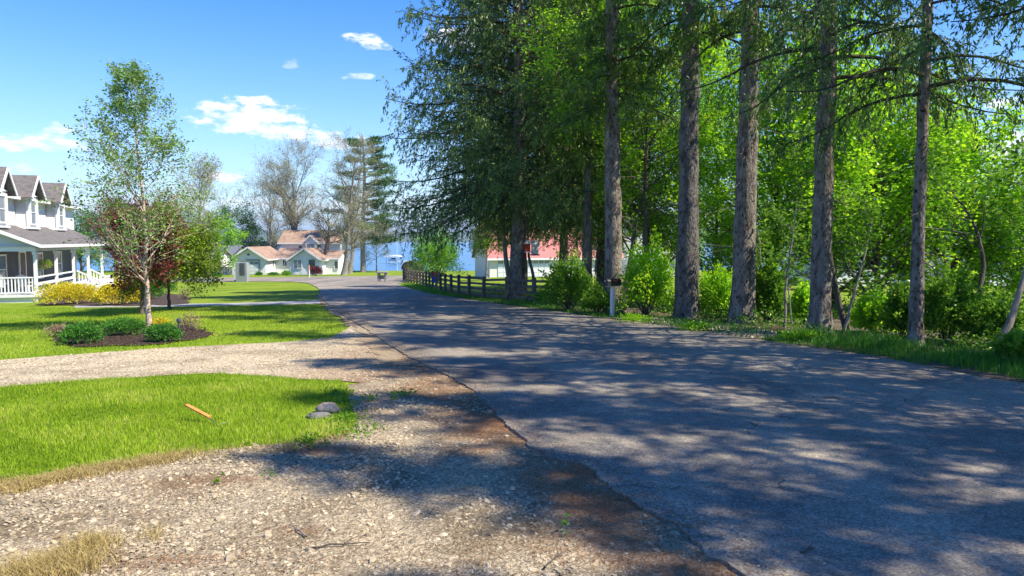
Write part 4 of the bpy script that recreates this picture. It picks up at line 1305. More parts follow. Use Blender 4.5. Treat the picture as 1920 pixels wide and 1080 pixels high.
            k = MB(); k.bar((x0 + 1.0, a_.y - s_ * .0, a_.z + .04), (x0 + 1.0, t_.y, t_.z + .04), .045, .17); k.build('rake_board', M['white'], h)
        k = MB(); k.bar((x0 + .62, ym - hw * .8, 6.28), (x0 + .62, ym + hw * .8, 6.28), .05, .08); k.build('gable_trim', M['white'], h)
        win(x0 + .62, ym, 5.28, .95, 1.35, 'x', 'glass_pale')
        for s_ in (y0, y1):
            k = MB(); k.box((x0 + .60, s_, 5.2), (.1, .1, 1.9)); k.build('corner_board', M['white'], h)
        k = MB(); k.box((x0 + .33, ym, 4.34), (.78, y1 - y0 + .16, .10)); k.build('bay_sill', M['white'], h)
    # main eave and roof
    r = MB(); r.prism([(-1.85, 6.02), (-1.85, 6.14), (-6.6, 8.35), (-11.4, 6.14), (-11.4, 6.02), (-6.6, 8.2)], -.6, 18.8); r.build('roof', M['roof_grey'], h)
    r = MB(); r.prism([(-2.3, 6.1), (-6.6, 8.15), (-10.9, 6.1)], -.08, 18.27); r.build('gable_wall', M['siding_cream'], h)
    f = MB(); f.box((-1.83, 9.1, 6.06), (.04, 19.4, .18)); f.bar((-1.85, -.62, 6.06), (-6.6, -.62, 8.28), .04, .18); f.bar((-6.6, -.62, 8.28), (-11.4, -.62, 6.06), .04, .18); f.build('fascia', M['white'], h)
    f = MB(); f.box((-2.05, 9.1, 6.0), (.42, 19.3, .03)); f.build('soffit', M['white'], h)
    mw = h.matrix_basis
    def W(x, y, z):
        return Matrix.Translation(C) @ Matrix.Rotation(rz, 4, 'Z') @ Vector((x, y, z))
    # chairs on the porch
    for i, (x, y, a, lab) in enumerate(((-1.9, .75, .3, 'white slatted porch chair nearest the end railing'), (-.75, .9, -.2, 'pale rounded wicker chair beside the porch corner post'))):
        ch = thing('porch_chair', lab, 'chair', W(x, y, FL), rz + a, 'chairs on the white porch')
        m_ = M['white'] if i == 0 else M['wicker']
        k = MB(); k.box((0, 0, .42), (.5, .5, .06)); k.build('seat', m_, ch, bevel=.02)
        k = MB()
        for q in range(6): k.bar((-.21 + q * .084, -.25, .45), (-.23 + q * .092, -.38, 1.0 + .06 * math.sin(q / 5 * math.pi)), .05, .02)
        k.build('backrest', m_, ch)
        for sx in (-1, 1):
            k = MB(); k.box((sx * .27, 0, .62), (.06, .5, .04)); k.build('armrest', m_, ch)
            for sy in (-1, 1):
                k = MB(); k.box((sx * .24, sy * .22, .2 + (.1 if sy > 0 else 0)), (.045, .045, .4 + (.2 if sy > 0 else 0))); k.build('leg', m_, ch)
    # hanging basket
    p = W(-.1, 2.0, 0)
    hb = thing('hanging_basket', 'hanging basket of trailing orange and green flowers under the porch beam', 'plant basket', (p.x, p.y, C.z + 2.05))
    k = MB(); k.tubes(np.array([[0, 0, .95], [0, 0, .5], [0, 0, .2]]), np.array([.008, .008, .008]), 5); k.build('hanger', M['black'], hb)
    k = MB(); k.tubes(np.array([[0, 0, 0], [0, 0, .05], [0, 0, .14], [0, 0, .2]]), np.array([.05, .14, .19, .2]), 12); k.build('basket', M['shed'], hb)
    g = np.random.default_rng(3); n = 500
    D = g.normal(size=(n, 3)); D /= np.linalg.norm(D, axis=1, keepdims=True)
    k = MB(); k.cards(D * (g.random((n, 1)) ** .4) * np.array([.34, .34, .26]) + np.array([0, 0, .22]), D, .08, .05, g); k.build('foliage', M['crab_green'], hb)


left_house()


# ------------------------------------------------------------------ generic small house pieces
def gable_block(h, x0, x1, y0, y1, ze, zr, wallm, roofm, axis, oh=.35, trim=True, th=.14):
    """walls + gabled roof; axis 'y': the ridge runs along y and the gable faces -y"""
    w = MB()
    if axis == 'y':
        xm = (x0 + x1) / 2
        w.prism([(x0, -.3), (x1, -.3), (x1, ze), (xm, zr - .12), (x0, ze)], y0, y1)
        w.build('wall', wallm, h)
        sl = (zr - ze) / (xm - x0)
        for s_, xa in ((-1, x0), (1, x1)):
            xe = xa + s_ * oh; zz = ze - sl * oh
            r = MB()
            r.add([(xe, y0 - oh, zz), (xe, y1 + oh, zz), (xm, y1 + oh, zr), (xm, y0 - oh, zr), (xe, y0 - oh, zz + th), (xe, y1 + oh, zz + th), (xm, y1 + oh, zr + th), (xm, y0 - oh, zr + th)],
                  [[0, 3, 2, 1], [4, 5, 6, 7], [0, 1, 5, 4], [1, 2, 6, 5], [2, 3, 7, 6], [3, 0, 4, 7]])
            r.build('roof', roofm, h)
            if trim:
                k = MB(); k.bar((xe, y0 - oh - .03, zz + .05), (xm, y0 - oh - .03, zr + .05), .05, .22); k.bar((xe + s_ * .03, y0 - oh, zz + .05), (xe + s_ * .03, y1 + oh, zz + .05), .05, .18); k.build('rake_board', M['white'], h)
    else:
        ym = (y0 + y1) / 2
        w.prism([(y0, -.3), (y1, -.3), (y1, ze), (ym, zr - .12), (y0, ze)], x0, x1, axis='x')
        w.build('wall', wallm, h)
        sl = (zr - ze) / (ym - y0)
        for s_, ya in ((-1, y0), (1, y1)):
            ye = ya + s_ * oh; zz = ze - sl * oh
            r = MB()
            r.add([(x0 - oh, ye, zz), (x1 + oh, ye, zz), (x1 + oh, ym, zr), (x0 - oh, ym, zr), (x0 - oh, ye, zz + th), (x1 + oh, ye, zz + th), (x1 + oh, ym, zr + th), (x0 - oh, ym, zr + th)],
                  [[0, 1, 2, 3], [4, 7, 6, 5], [0, 4, 5, 1], [1, 5, 6, 2], [2, 6, 7, 3], [3, 7, 4, 0]])
            r.build('roof', roofm, h)
            if trim and s_ < 0:
                k = MB(); k.bar((x0 - oh, ye - .03, zz + .05), (x1 + oh, ye - .03, zz + .05), .05, .2); k.build('fascia', M['white'], h)


def wnd(h, x, y, z, wd, ht, mat='glass', frm='white', face='y', mull=1):
    fr = MB(); t = .08
    if face == 'y':
        for s_ in (-1, 1): fr.box((x + s_ * (wd / 2 + t / 2), y - .03, z), (t, .08, ht + 2 * t))
        fr.box((x, y - .03, z + ht / 2 + t / 2), (wd, .08, t)); fr.box((x, y - .04, z - ht / 2 - t / 2), (wd, .1, t))
        for q in range(mull): fr.box((x - wd / 2 + wd * (q + 1) / (mull + 1), y - .02, z), (.05, .05, ht))
        g = MB(); g.box((x, y, z), (wd, .03, ht))
    else:
        for s_ in (-1, 1): fr.box((x + .03, y + s_ * (wd / 2 + t / 2), z), (.08, t, ht + 2 * t))
        fr.box((x + .03, y, z + ht / 2 + t / 2), (.08, wd, t)); fr.box((x + .04, y, z - ht / 2 - t / 2), (.1, wd, t))
        g = MB(); g.box((x, y, z), (.03, wd, ht))
    a = fr.build('window', M[frm], h); g.build('pane', M[mat], a)


def garage_door(h, x, y, wd, ht, rows=4, cols=4, lights=True, name='garage_door', panelm='white'):
    b = MB(); b.box((x, y, ht / 2), (wd, .04, ht)); d = b.build(name, M['white_old'], h)
    pm = MB(); pm.box((0, 0, 0), (wd / cols - .1, .05, ht / rows - .1)); me = pm.mesh('panel', M[panelm]); pg = pm.mesh('pane', M['glass_pale'])
    for r in range(rows):
        for c in range(cols):
            li = lights and r == rows - 1
            o = bpy.data.objects.new('pane' if li else 'panel', pg if li else me); sc.collection.objects.link(o); o.parent = d
            o.location = (x - wd / 2 + wd * (c + .5) / cols, y - .02, ht * (r + .5) / rows)


# white lakeside house with terracotta roofs
def lake_house():
    Y = 105.0
    g = at(430, Y)
    h = thing('lakeside_house', 'white lakeside house with terracotta roofs, attached garage and upstairs dormer', 'house', (g.x, Y, g.z), 0)
    k = Y / F
    X_ = lambda px: (px - 430) * k
    gable_block(h, X_(434), X_(497), 0, 9.0, 2.35, 3.95, M['siding_white'], M['roof_orange'], 'y', .4)
    garage_door(h, X_(467), -.03, 2.6, 1.95)
    fr = MB()
    for s_ in (-1, 1): fr.box((X_(467) + s_ * 1.42, -.05, 1.0), (.22, .1, 2.05))
    fr.box((X_(467), -.05, 2.14), (3.06, .1, .24)); fr.build('door_trim', M['grey_metal'], h)
    v = MB(); v.box((X_(465), -.02, 2.95), (.35, .06, .3)); v.build('gable_vent', M['dark_panel'], h)
    wnd(h, X_(497) + .01, 3.2, 1.6, .6, .9, face='x')
    # connecting wing with low roof
    gable_block(h, X_(497) + .05, X_(545), 4.4, 10.5, 2.35, 3.7, M['siding_white'], M['roof_orange'], 'x', .35)
    wnd(h, X_(515), 4.37, 1.6, .55, .95)
    w = MB(); w.box((X_(537), 4.33, 1.15), (.95, .06, 2.3)); w.build('entry_door', M['door_brown'], h)
    # two-storey block behind
    gable_block(h, X_(482), X_(603), 10.9, 17.5, 4.75, 6.6, M['siding_white'], M['roof_orange'], 'x', .5)
    for px in (522, 561, 577):
        wnd(h, X_(px), 10.85, 3.75, .55 if px != 561 else .5, .7 if px != 561 else 1.1, mull=0)
    gable_block(h, X_(535), X_(556), 10.1, 13.5, 4.95, 5.75, M['siding_white'], M['roof_orange'], 'y', .25)
    wnd(h, X_(541.5), 10.05, 3.75, .55, 1.35, 'glass_pale', mull=0); wnd(h, X_(549.5), 10.05, 3.75, .55, 1.35, 'glass_pale', mull=0)
    # right wing with its gable to the road
    gable_block(h, X_(545), X_(600), -.6, 7.2, 2.3, 3.75, M['siding_white'], M['roof_orange'], 'y', .45)
    wnd(h, X_(559), -.63, 1.55, 1.15, 1.2, 'glass_pale', mull=1)
    wnd(h, X_(586), -.63, 1.6, .95, 1.3, 'glass', mull=0)
    gable_block(h, X_(600) + .03, X_(623), 3.0, 9.4, 2.3, 3.35, M['siding_white'], M['roof_orange'], 'x', .3)
    wnd(h, X_(620), 2.97, 1.3, .5, 1.1, mull=0)
    c = MB(); c.box((X_(590), 14.2, 6.9), (.7, .7, 1.2)); c.build('chimney', M['white_old'], h)


lake_house()


def neighbour():
    Y = 112.0; k = Y / F
    g = at(380, Y)
    h = thing('grey_roof_bungalow', 'low blue-grey bungalow with round window beside the terracotta-roofed house', 'house', (g.x, Y, g.z), 0)
    X_ = lambda px: (px - 380) * k
    gable_block(h, X_(396), X_(432), 0, 8, 2.9, 4.3, M['siding_grey'], M['roof_blue'], 'x', .4)
    gable_block(h, X_(404), X_(474), 8.6, 16, 3.4, 4.9, M['siding_white'], M['roof_grn'], 'x', .4)
    wnd(h, X_(411), -.02, 2.25, .7, .7, 'glass', mull=0)
    ring = MB(); a = np.linspace(0, 2 * np.pi, 17)
    ring.tubes(np.stack([X_(411) + np.cos(a) * .62, np.full(17, -.08), 2.25 + np.sin(a) * .62], 1), np.full(17, .16), 5); ring.build('round_trim', M['white'], h)
    Y = 104.0; k = Y / F; g = at(290, Y)
    h = thing('white_garage_row', 'long low white garage block with grey-green roof behind the birch', 'garage', (g.x, Y, g.z), 0)
    X_ = lambda px: (px - 290) * k
    gable_block(h, X_(280), X_(400), 0, 7, 2.2, 3.5, M['siding_white'], M['roof_grn'], 'x', .4)
    garage_door(h, X_(318), -.03, 3.0, 1.9); garage_door(h, X_(358), -.03, 3.0, 1.9, panelm='white_old')
    # white board fence in front
    g = at(385, 99)
    f = thing('board_fence', 'low white board fence beside the garage of the terracotta-roofed house', 'fence', g, 0)
    b = MB(); b.box((0, 0, 0), (.34, .03, 1.15)); me = b.mesh('board', M['siding_grey'])
    for i in range(12):
        o = bpy.data.objects.new('board', me); sc.collection.objects.link(o); o.parent = f; o.location = (-.5 + i * .36, 0, .6)


neighbour()


def barn():
    Y = 79.0
    g = at(918, Y)
    h = thing('red_roof_barn', 'ivory barn garage with steep red roof and row of small door lights', 'barn', (g.x, Y, g.z), R(14))
    gable_block(h, 0, 15.5, 0, 8.5, 2.3, 6.4, M['siding_barn'], M['roof_red'], 'x', .35)
    for x in (2.2, 5.6, 9.0):
        garage_door(h, x, -.03, 2.6, 1.95, cols=4)
    for x in (12.9,): wnd(h, x, -.03, 1.3, .9, 1.0)
    w = MB(); w.box((11.35, -.04, 1.0), (.9, .06, 2.0)); w.build('side_door', M['door_brown'], h)
    # dormer with curved white head and red pent roof
    d = MB(); d.box((13.7, 1.7, 4.35), (2.0, 2.2, .9))
    a = np.linspace(0, np.pi, 9)
    d.prism([(13.7 + math.cos(t) * 1.0, 4.8 + math.sin(t) * .55) for t in a], .62, 2.9); d.build('dormer', M['siding_barn'], h)
    d = MB(); d.prism([(.1, 4.0), (.1, 4.12), (.85, 4.42), (.85, 4.28)], 12.4, 15.0, axis='x'); d.build('dormer_roof', M['red_cloth'], h)
    for x in (13.05, 13.7, 14.35): wnd(h, x, .58, 4.0 + .55, .38, .3, mull=0)
    k = MB(); k.bar((-.4, -.40, 2.0), (15.9, -.40, 2.0), .05, .2); k.build('gutter', M['white'], h)


barn()


def pale_house(name, label, px, Y, wpx, z1, seed, rz=0):
    g = at(px, Y)
    h = thing(name, label, 'house', g, rz)
    w = wpx * Y / F
    gable_block(h, 0, w, 0, 7, z1, z1 + 2.0, M['siding_white'], M['roof_grn'], 'x', .4)
    for i in range(3): wnd(h, w * (i + .7) / 3.4, -.03, 1.7, .9, 1.2)


pale_house('white_cottage', 'white cottage glimpsed through the bright leaves between two right-hand trunks', 1540, 48, 190, 3.0, 1)
pale_house('white_cottage', 'white cottage glimpsed past the curved trunk at the right edge', 1850, 44, 230, 2.8, 2)
pale_house('white_cottage', 'pale lakeside cottage glimpsed beside the second large spruce trunk', 1180, 88, 120, 2.8, 3)

# boat lift, dock, mast
def boat_lift():
    Y = 185
    g = at(737, Y)
    h = thing('boat_lift', 'white canopied boat lift standing in the lake beyond the grass', 'boat lift', (g.x, Y, LAKE))
    c = MB(); a = np.linspace(0, np.pi, 9)
    c.prism([(-1.9 + 0, 1.75)] + [(-math.cos(t) * 1.95, 1.8 + math.sin(t) * .4) for t in a], -2.5, 2.5); c.build('canopy', M['white'], h)
    for sx in (-1, 1):
        for sy in (-1, 1):
            p = MB(); p.box((sx * 1.45, sy * 2.1, .3), (.1, .1, 3.0)); p.build('post', M['grey_metal'], h)
    b = thing('motor_boat', 'small white motor boat hoisted under the white canopy', 'boat', (g.x, Y, LAKE + .55))
    hull = MB(); hull.prism([(-1.0, .55), (-.75, 0), (0, -.2), (.75, 0), (1.0, .55)], -2.2, 2.2); hull.build('hull', M['white_old'], b)
    k = MB(); k.box((0, .3, .75), (1.2, .06, .4)); k.build('windscreen', M['glass'], b)
    d = thing('dock', 'long pale dock reaching over the lake beside the boat lift', 'dock', (g.x, Y, LAKE))
    pm = MB(); pm.box((0, 0, 0), (.9, 2.4, .12)); me = pm.mesh('plank', M['white_old'])
    for i in range(14):
        o = bpy.data.objects.new('plank', me); sc.collection.objects.link(o); o.parent = d; o.location = (2.0 + i * .94, -1.2, .65)
    for i in range(5):
        p = MB(); p.box((2.2 + i * 3, -2.3, .1), (.12, .12, 2.0)); p.build('post', M['grey_metal'], d)
    m = at(744, 140)
    f = thing('flag_pole', 'thin white pole rising beside the boat lift', 'pole', (m.x, 140, LAKE))
    k = MB(); k.tubes(np.array([[0, 0, -.5], [0, 0, 3], [0, 0, 5.6]]), np.array([.06, .05, .035]), 6); k.build('pole', M['white'], f)
    k = MB(); k.tubes(np.array([[0, 0, 5.6], [0, 0, 5.68], [0, 0, 5.74]]), np.array([.05, .07, .02]), 6); k.build('finial', M['white'], f)


boat_lift()

# ------------------------------------------------------------------ small things by the far road
def small_things():
    # mailbox on the right verge
    g = P(1148, 594)
    m = thing('mailbox', 'black mailbox on a white wooden post in front of the tree row', 'mailbox', g, R(32))
    b = MB()
    b.prism([(-.095, 0), (.095, 0), (.095, .12)] + [(math.cos(t) * .095, .12 + math.sin(t) * .095) for t in np.linspace(.3, math.pi - .3, 7)] + [(-.095, .12)], -.26, .26)
    b.V[-1][:, 2] += .93
    b.V[-1][:] = b.V[-1][:, [1, 0, 2]]; b.build('box', M['black'], m)
    b = MB(); b.box((-.275, 0, 1.01), (.015, .17, .17)); dd = b.build('door', M['black'], m)
    b = MB(); b.box((-.29, 0, 1.08), (.02, .04, .03)); b.build('handle', M['grey_metal'], dd)
    b = MB(); b.box((.02, -.108, 1.08), (.14, .01, .03)); b.box((.08, -.11, 1.11), (.03, .01, .06)); b.build('flag', M['red_cloth'], m)
    b = MB(); b.box((0, 0, .43), (.10, .10, .96)); b.build('post', M['white_old'], m, bevel=.006)
    b = MB(); b.box((0, 0, .915), (.42, .14, .025)); b.build('mounting_board', M['white_old'], m)
    # orange stake with its wire, leaning in the lawn
    a = P(408, 799); 
    s = thing('survey_stake', 'orange wooden stake leaning in the near lawn on a thin wire', 'stake', a, 0)
    tipx, tipz = -.28, .13
    b = MB(); b.bar((-.09, .03, .085), (-.40, .20, .17), .042, .014); b.V[-1][:] += 0; b.build('slat', M['orange'], s)
    b = MB(); b.tubes(np.array([[-.12, .04, .08], [-.05, .012, .055], [.02, -.01, .015], [.08, -.02, .004]]), np.array([.004, .0035, .003, .003]), 6)
    b.tubes(np.array([[.02, -.01, .02], [.06, .03, .03], [.10, .05, .03]]), np.array([.003, .003, .002]), 5); b.build('wire', M['wire'], s)
    # two rocks
    for (qx, qy, sx, sy, sz, mt, lab, dz, sd) in ((616, 772, .125, .10, .07, 'rock', 'pale rounded rock at the corner of the near lawn', .03, 4),
                                                 (597, 783, .12, .08, .045, 'rock_grey', 'flat grey rock lying against the pale rounded rock', .015, 9)):
        g = P(qx, qy)
        me = bpy.data.meshes.new('rock')
        import bmesh
        bm = bmesh.new(); bmesh.ops.create_icosphere(bm, subdivisions=4, radius=1)
        for v in bm.verts:
            n_ = noise.fractal(v.co * 1.3 + Vector((sd, 2, 1)), .8, 2, 5)
            v.co *= 1 + .28 * n_
            v.co = Vector((v.co.x * sx, v.co.y * sy, v.co.z * sz))
        bm.to_mesh(me); bm.free(); me.materials.append(M[mt])
        for p in me.polygons: p.use_smooth = True
        o = bpy.data.objects.new('rock', me); sc.collection.objects.link(o); o.location = (g.x, g.y, g.z + dz)
        tag(o, lab, 'rock', 'rocks at the lawn corner')
    # a few bigger loose stones in the shoulder
    rg = np.random.default_rng(8)
    # fallen twigs
    for (qx, qy, L_, a_, lab) in ((640, 1032, .34, .15, 'dark fallen twig on the gravel near the bottom of the picture'), (560, 1002, .26, 2.2, 'thin pale twig lying in the shaded gravel'),
                                 (1035, 1060, .2, 1.2, 'short dark twig on brown needles by the road edge'), (1515, 1050, .12, .5, 'small dark twig lying on the asphalt')):
        g = P(qx, qy); n_ = 7
        t = np.linspace(-.5, .5, n_) * L_
        pts = np.stack([t * math.cos(a_), t * math.sin(a_), np.full(n_, .035)], 1) + rg.normal(0, .006, (n_, 3)) * [1, 1, .6]
        if qx > 1300: pts[:, 2] += .02
        b = MB(); b.tubes(pts, np.linspace(.006, .0025, n_), 6)
        side = np.stack([pts[3], pts[3] + [.04, .05, .01], pts[3] + [.07, .10, .004]]); b.tubes(side, np.array([.003, .0025, .0015]), 5)
        o = b.build('fallen_twig', M['twig'] if 'pale' in lab else M['bark_dark']); o.location = g; tag(o, lab, 'twig', 'twigs fallen on the ground')
    for (qx, qy, lab, c) in ((1703, 921, 'small pale green leaf lying on the asphalt', 'lime'), (1053, 1013, 'bright green leaf on brown needles by the road edge', 'lime'), (408, 912, 'green leaf fallen on sunny gravel below the lawn', 'lime')):
        g = P(qx, qy); b = MB()
        b.add([(0, 0, .05), (.012, .018, .056), (.05, .004, .054), (.012, -.014, .056)], [[0, 1, 2, 3]], [.6] * 4)
        o = b.build('fallen_leaf', M[c]); o.location = g; o.scale = (.8,) * 3; tag(o, lab, 'leaf')
    # landscape light and stake in the mulch bed
    g = P(336, 632)
    l = thing('garden_light', 'slim dark garden light standing in the birch mulch bed', 'garden light', g)
    b = MB(); b.tubes(np.array([[0, 0, -.05], [0, 0, .2], [0, 0, .32]]), np.array([.02, .02, .02]), 8); b.build('post', M['dark_panel'], l)
    b = MB(); b.tubes(np.array([[0, 0, .32], [0, 0, .34], [0, 0, .40], [0, 0, .44]]), np.array([.03, .045, .045, .01]), 10); b.build('lamp_head', M['dark_panel'], l)
    # twin post planter by the side street
    g = P(391, 530)
    l = thing('post_planter', 'white twin posts holding a red-brown bowl at the edge of the far lawn', 'planter', g)
    for sx in (-1, 1):
        b = MB(); b.box((sx * .24, 0, .3), (.09, .09, .7)); b.build('post', M['white_old'], l)
    b = MB(); b.box((0, .05, 1.3), (.10, .10, 2.9)); b.build('tall_post', M['white_old'], l)
    b = MB(); b.tubes(np.array([[0, -.1, .42], [0, -.1, .5], [0, -.1, .7], [0, -.1, .76]]), np.array([.05, .22, .36, .37]), 14); b.build('bowl', M['terracotta'], l)
    # utility boxes
    g = P(455, 528.5)
    l = thing('utility_cabinet', 'tall grey-green utility cabinet with dark door by the side street', 'utility cabinet', g)
    b = MB(); b.box((0, 0, .85), (1.0, .6, 1.75)); b.build('housing', M['grey_metal'], l, bevel=.02)
    b = MB(); b.box((.1, -.31, 1.15), (.42, .03, 1.05)); dd = b.build('door', M['dark_panel'], l)
    b = MB(); b.box((-.06, -.34, 1.1), (.03, .03, .14)); b.build('handle', M['black'], dd)
    g = P(443, 527.5)
    l = thing('utility_pedestal', 'small white utility pedestal left of the tall grey cabinet', 'utility box', g)
    b = MB(); b.box((0, 0, .62), (.34, .34, .95)); b.build('housing', M['white_old'], l, bevel=.02)
    b = MB(); b.box((0, 0, .08), (.26, .26, .2)); b.build('base', M['dark_panel'], l)
    b = MB(); b.box((0, -.0, 1.12), (.38, .38, .05)); b.build('cap', M['white'], l)
    g = P(462, 528.5)
    o = MB(); o.tubes(np.array([[0, 0, -.1], [0, 0, .5], [0, 0, .58], [0, 0, .6]]), np.array([.07, .07, .05, .01]), 10)
    o = o.build('bollard', M['white']); o.location = g; tag(o, 'short white bollard right of the tall grey cabinet', 'bollard')
    # orange marker post
    g = P(580, 520)
    l = thing('marker_post', 'thin orange-and-white marker post before the burgundy shrub', 'marker post', g)
    b = MB(); b.tubes(np.array([[0, 0, -.1], [0, 0, .6], [0, 0, .85]]), np.array([.06, .06, .06]), 10); b.build('post', M['white'], l)
    b = MB(); b.tubes(np.array([[0, 0, .85], [0, 0, 1.1], [0, 0, 1.35], [0, 0, 1.38]]), np.array([.065, .065, .065, .01]), 10); b.build('sleeve', M['marker_orange'], l)
    # stone table at the end of the road
    g = P(717, 529)
    l = thing('stone_table', 'grey pedestal table standing on the verge at the road end', 'table', g)
    b = MB(); b.box((0, 0, .80), (.9, .7, .12)); b.build('table_top', M['stone_table'], l, bevel=.02)
    for sx in (-1, 1):
        b = MB(); b.box((sx * .28, 0, .36), (.18, .45, .74)); b.build('leg', M['stone_table'], l, bevel=.015)
    b = MB(); b.box((0, 0, .4), (.34, .2, .3)); b.build('stretcher', M['stone_table'], l)
    # garden flag / figure by the fence
    g = P(810, 543)
    l = thing('garden_flag', 'red and blue garden flag on a thin stake before the rail fence', 'garden flag', g)
    b = MB(); b.tubes(np.array([[0, 0, -.1], [0, 0, .5], [0, 0, 1.05]]), np.array([.015, .015, .012]), 6); b.bar((-.02, 0, 1.03), (.40, 0, 1.03), .02, .02); b.build('stake', M['black'], l)
    def cloth(z0, z1, m_, nm):
        b = MB(); nx = 8; v = []; 
        for zz in (z0, z1):
            for i in range(nx): v.append((.02 + .36 * i / (nx - 1), .03 * math.sin(i * 1.3), zz))
        v2 = [(x, y + .008, z) for x, y, z in v]
        f = [[i, i + 1, nx + i + 1, nx + i] for i in range(nx - 1)]
        b.add(v, f); b.add(v2, [[q[3], q[2], q[1], q[0]] for q in f]); b.build(nm, m_, l)
    cloth(.78, 1.02, M['red_cloth'], 'red_panel'); cloth(.40, .78, M['blue_cloth'], 'blue_panel')
    # birdhouses on the slender trunk
    g = P(993, 562)
    for (px, py, lab, mt, rf, s_) in ((1003, 466, 'white birdhouse hung on the slender leaning trunk', 'white', 'dark_panel', 1.0), (989, 461, 'red and white birdhouse behind the big spruce trunk', 'red_cloth', 'white', .8)):
        d = ray(px, py); t = (g.y - .35) / d.y
        p = Vector((0, 0, CAMZ)) + d * t
        l = thing('birdhouse', lab, 'birdhouse', (p.x, p.y, p.z - .25), R(12), None, s_)
        b = MB(); b.box((0, 0, .22), (.26, .24, .42)); b.build('box', M[mt], l)
        b = MB(); b.prism([(-.20, .42), (.20, .42), (0, .62)], -.17, .17); b.build('roof', M[mt if mt == 'white' else 'white'], l)
        b = MB(); b.box((0, -.01, -.02), (.34, .32, .05)); b.build('floor', M[rf], l)
        b = MB(); b.tubes(np.array([[0, -.119, .25], [0, -.125, .25]]), np.array([.035, .035]), 10); b.prism([(-.02, .22), (.02, .22), (.0, .28)], -.126, -.12); b.build('entrance_hole', M['black'], l)
        if mt != 'white':
            pass


small_things()


# ------------------------------------------------------------------ rail fence at the right verge
def rail_fence():
    base = [(757, 527), (790, 535), (830, 547), (864, 555), (905, 561), (952, 565), (1005, 569), (1060, 573)]
    pts = curve([tuple(P(*q)[:2]) for q in base], 10)
    # off the road verge a little
    total = [0]
    for a, b in zip(pts, pts[1:]): total.append(total[-1] + math.dist(a, b))
    n = 21; L_ = total[-1]
    def s_at(d):
        for i in range(len(total) - 1):
            if total[i + 1] >= d:
                t = (d - total[i]) / (total[i + 1] - total[i] + 1e-9)
                return pts[i][0] * (1 - t) + pts[i + 1][0] * t, pts[i][1] * (1 - t) + pts[i + 1][1] * t
        return pts[-1]
    o0 = s_at(0)
    f = thing('rail_fence', 'dark weathered wooden fence of posts and rails along the right verge', 'fence', (o0[0], o0[1], T(*o0)))
    O = Vector(f.location)
    rg = np.random.default_rng(4)
    P_ = []
    for i in range(n):
        x, y = s_at(L_ * i / (n - 1)); P_.append(Vector((x, y, T(x, y))) - O)
    for i, p in enumerate(P_):
        b = MB(); b.box((p.x, p.y, p.z + .45), (.12, .12, 1.12 + rg.uniform(-.04, .04)), rz=R(25), m=[list(r_) for r_ in Matrix.Rotation(rg.normal(0, .02), 3, 'X')]); b.build('post', M['fence'], f)
    for a, b_ in zip(P_, P_[1:]):
        for z in (.18, .42, .66, .88):
            b = MB(); j = rg.normal(0, .015, 2)
            dv = (b_ - a).normalized(); off = Vector((dv.y, -dv.x, 0)) * -.07
            b.bar(a + off + Vector((0, 0, z + j[0])), b_ + off + Vector((0, 0, z + j[1])), .035, .10); b.build('rail', M['fence'], f)


rail_fence()


def field_fence():
    a, b_ = at(1400, 34), at(1990, 24)
    f = thing('field_fence', 'low grey rail fence in the sunny field behind the leaning trunk', 'fence', a)
    n = 8
    for i in range(n):
        p = a.lerp(b_, i / (n - 1)) - a; p.z = T(a.x + p.x, a.y + p.y) - a.z
        b = MB(); b.box((p.x, p.y, .4 + p.z), (.1, .1, .95)); b.build('post', M['bark_pale'], f)
        if i:
            for z in (.4, .75):
                b = MB(); b.bar(q + Vector((0, -.06, z)), p + Vector((0, -.06, z)), .03, .09); b.build('rail', M['bark_pale'], f)
        q = p


field_fence()


def shed():
    g = P(774, 524)
    h = thing('arched_shed', 'small brown arched garden shed at the far end of the rail fence', 'shed', g, R(-10))
    b = MB(); a = np.linspace(0, math.pi, 9)
    b.prism([(-.75, -.1), (.75, -.1), (.75, 1.0)] + [(math.cos(t) * .75, 1.0 + math.sin(t) * .7) for t in a[1:-1]] + [(-.75, 1.0)], -.8, .8); b.build('wall', M['shed'], h)
    b = MB()
    for i in range(8):
        t0, t1 = a[i], a[i + 1]
        b.bar((math.cos(t0) * .82, 0, 1.0 + math.sin(t0) * .77), (math.cos(t1) * .82, 0, 1.0 + math.sin(t1) * .77), 1.9, .06)
    b.build('roof', M['bark_dark'], h)
    b = MB(); b.box((0, -.82, .6), (.6, .05, 1.2)); b.build('door', M['straw'], h)


shed()

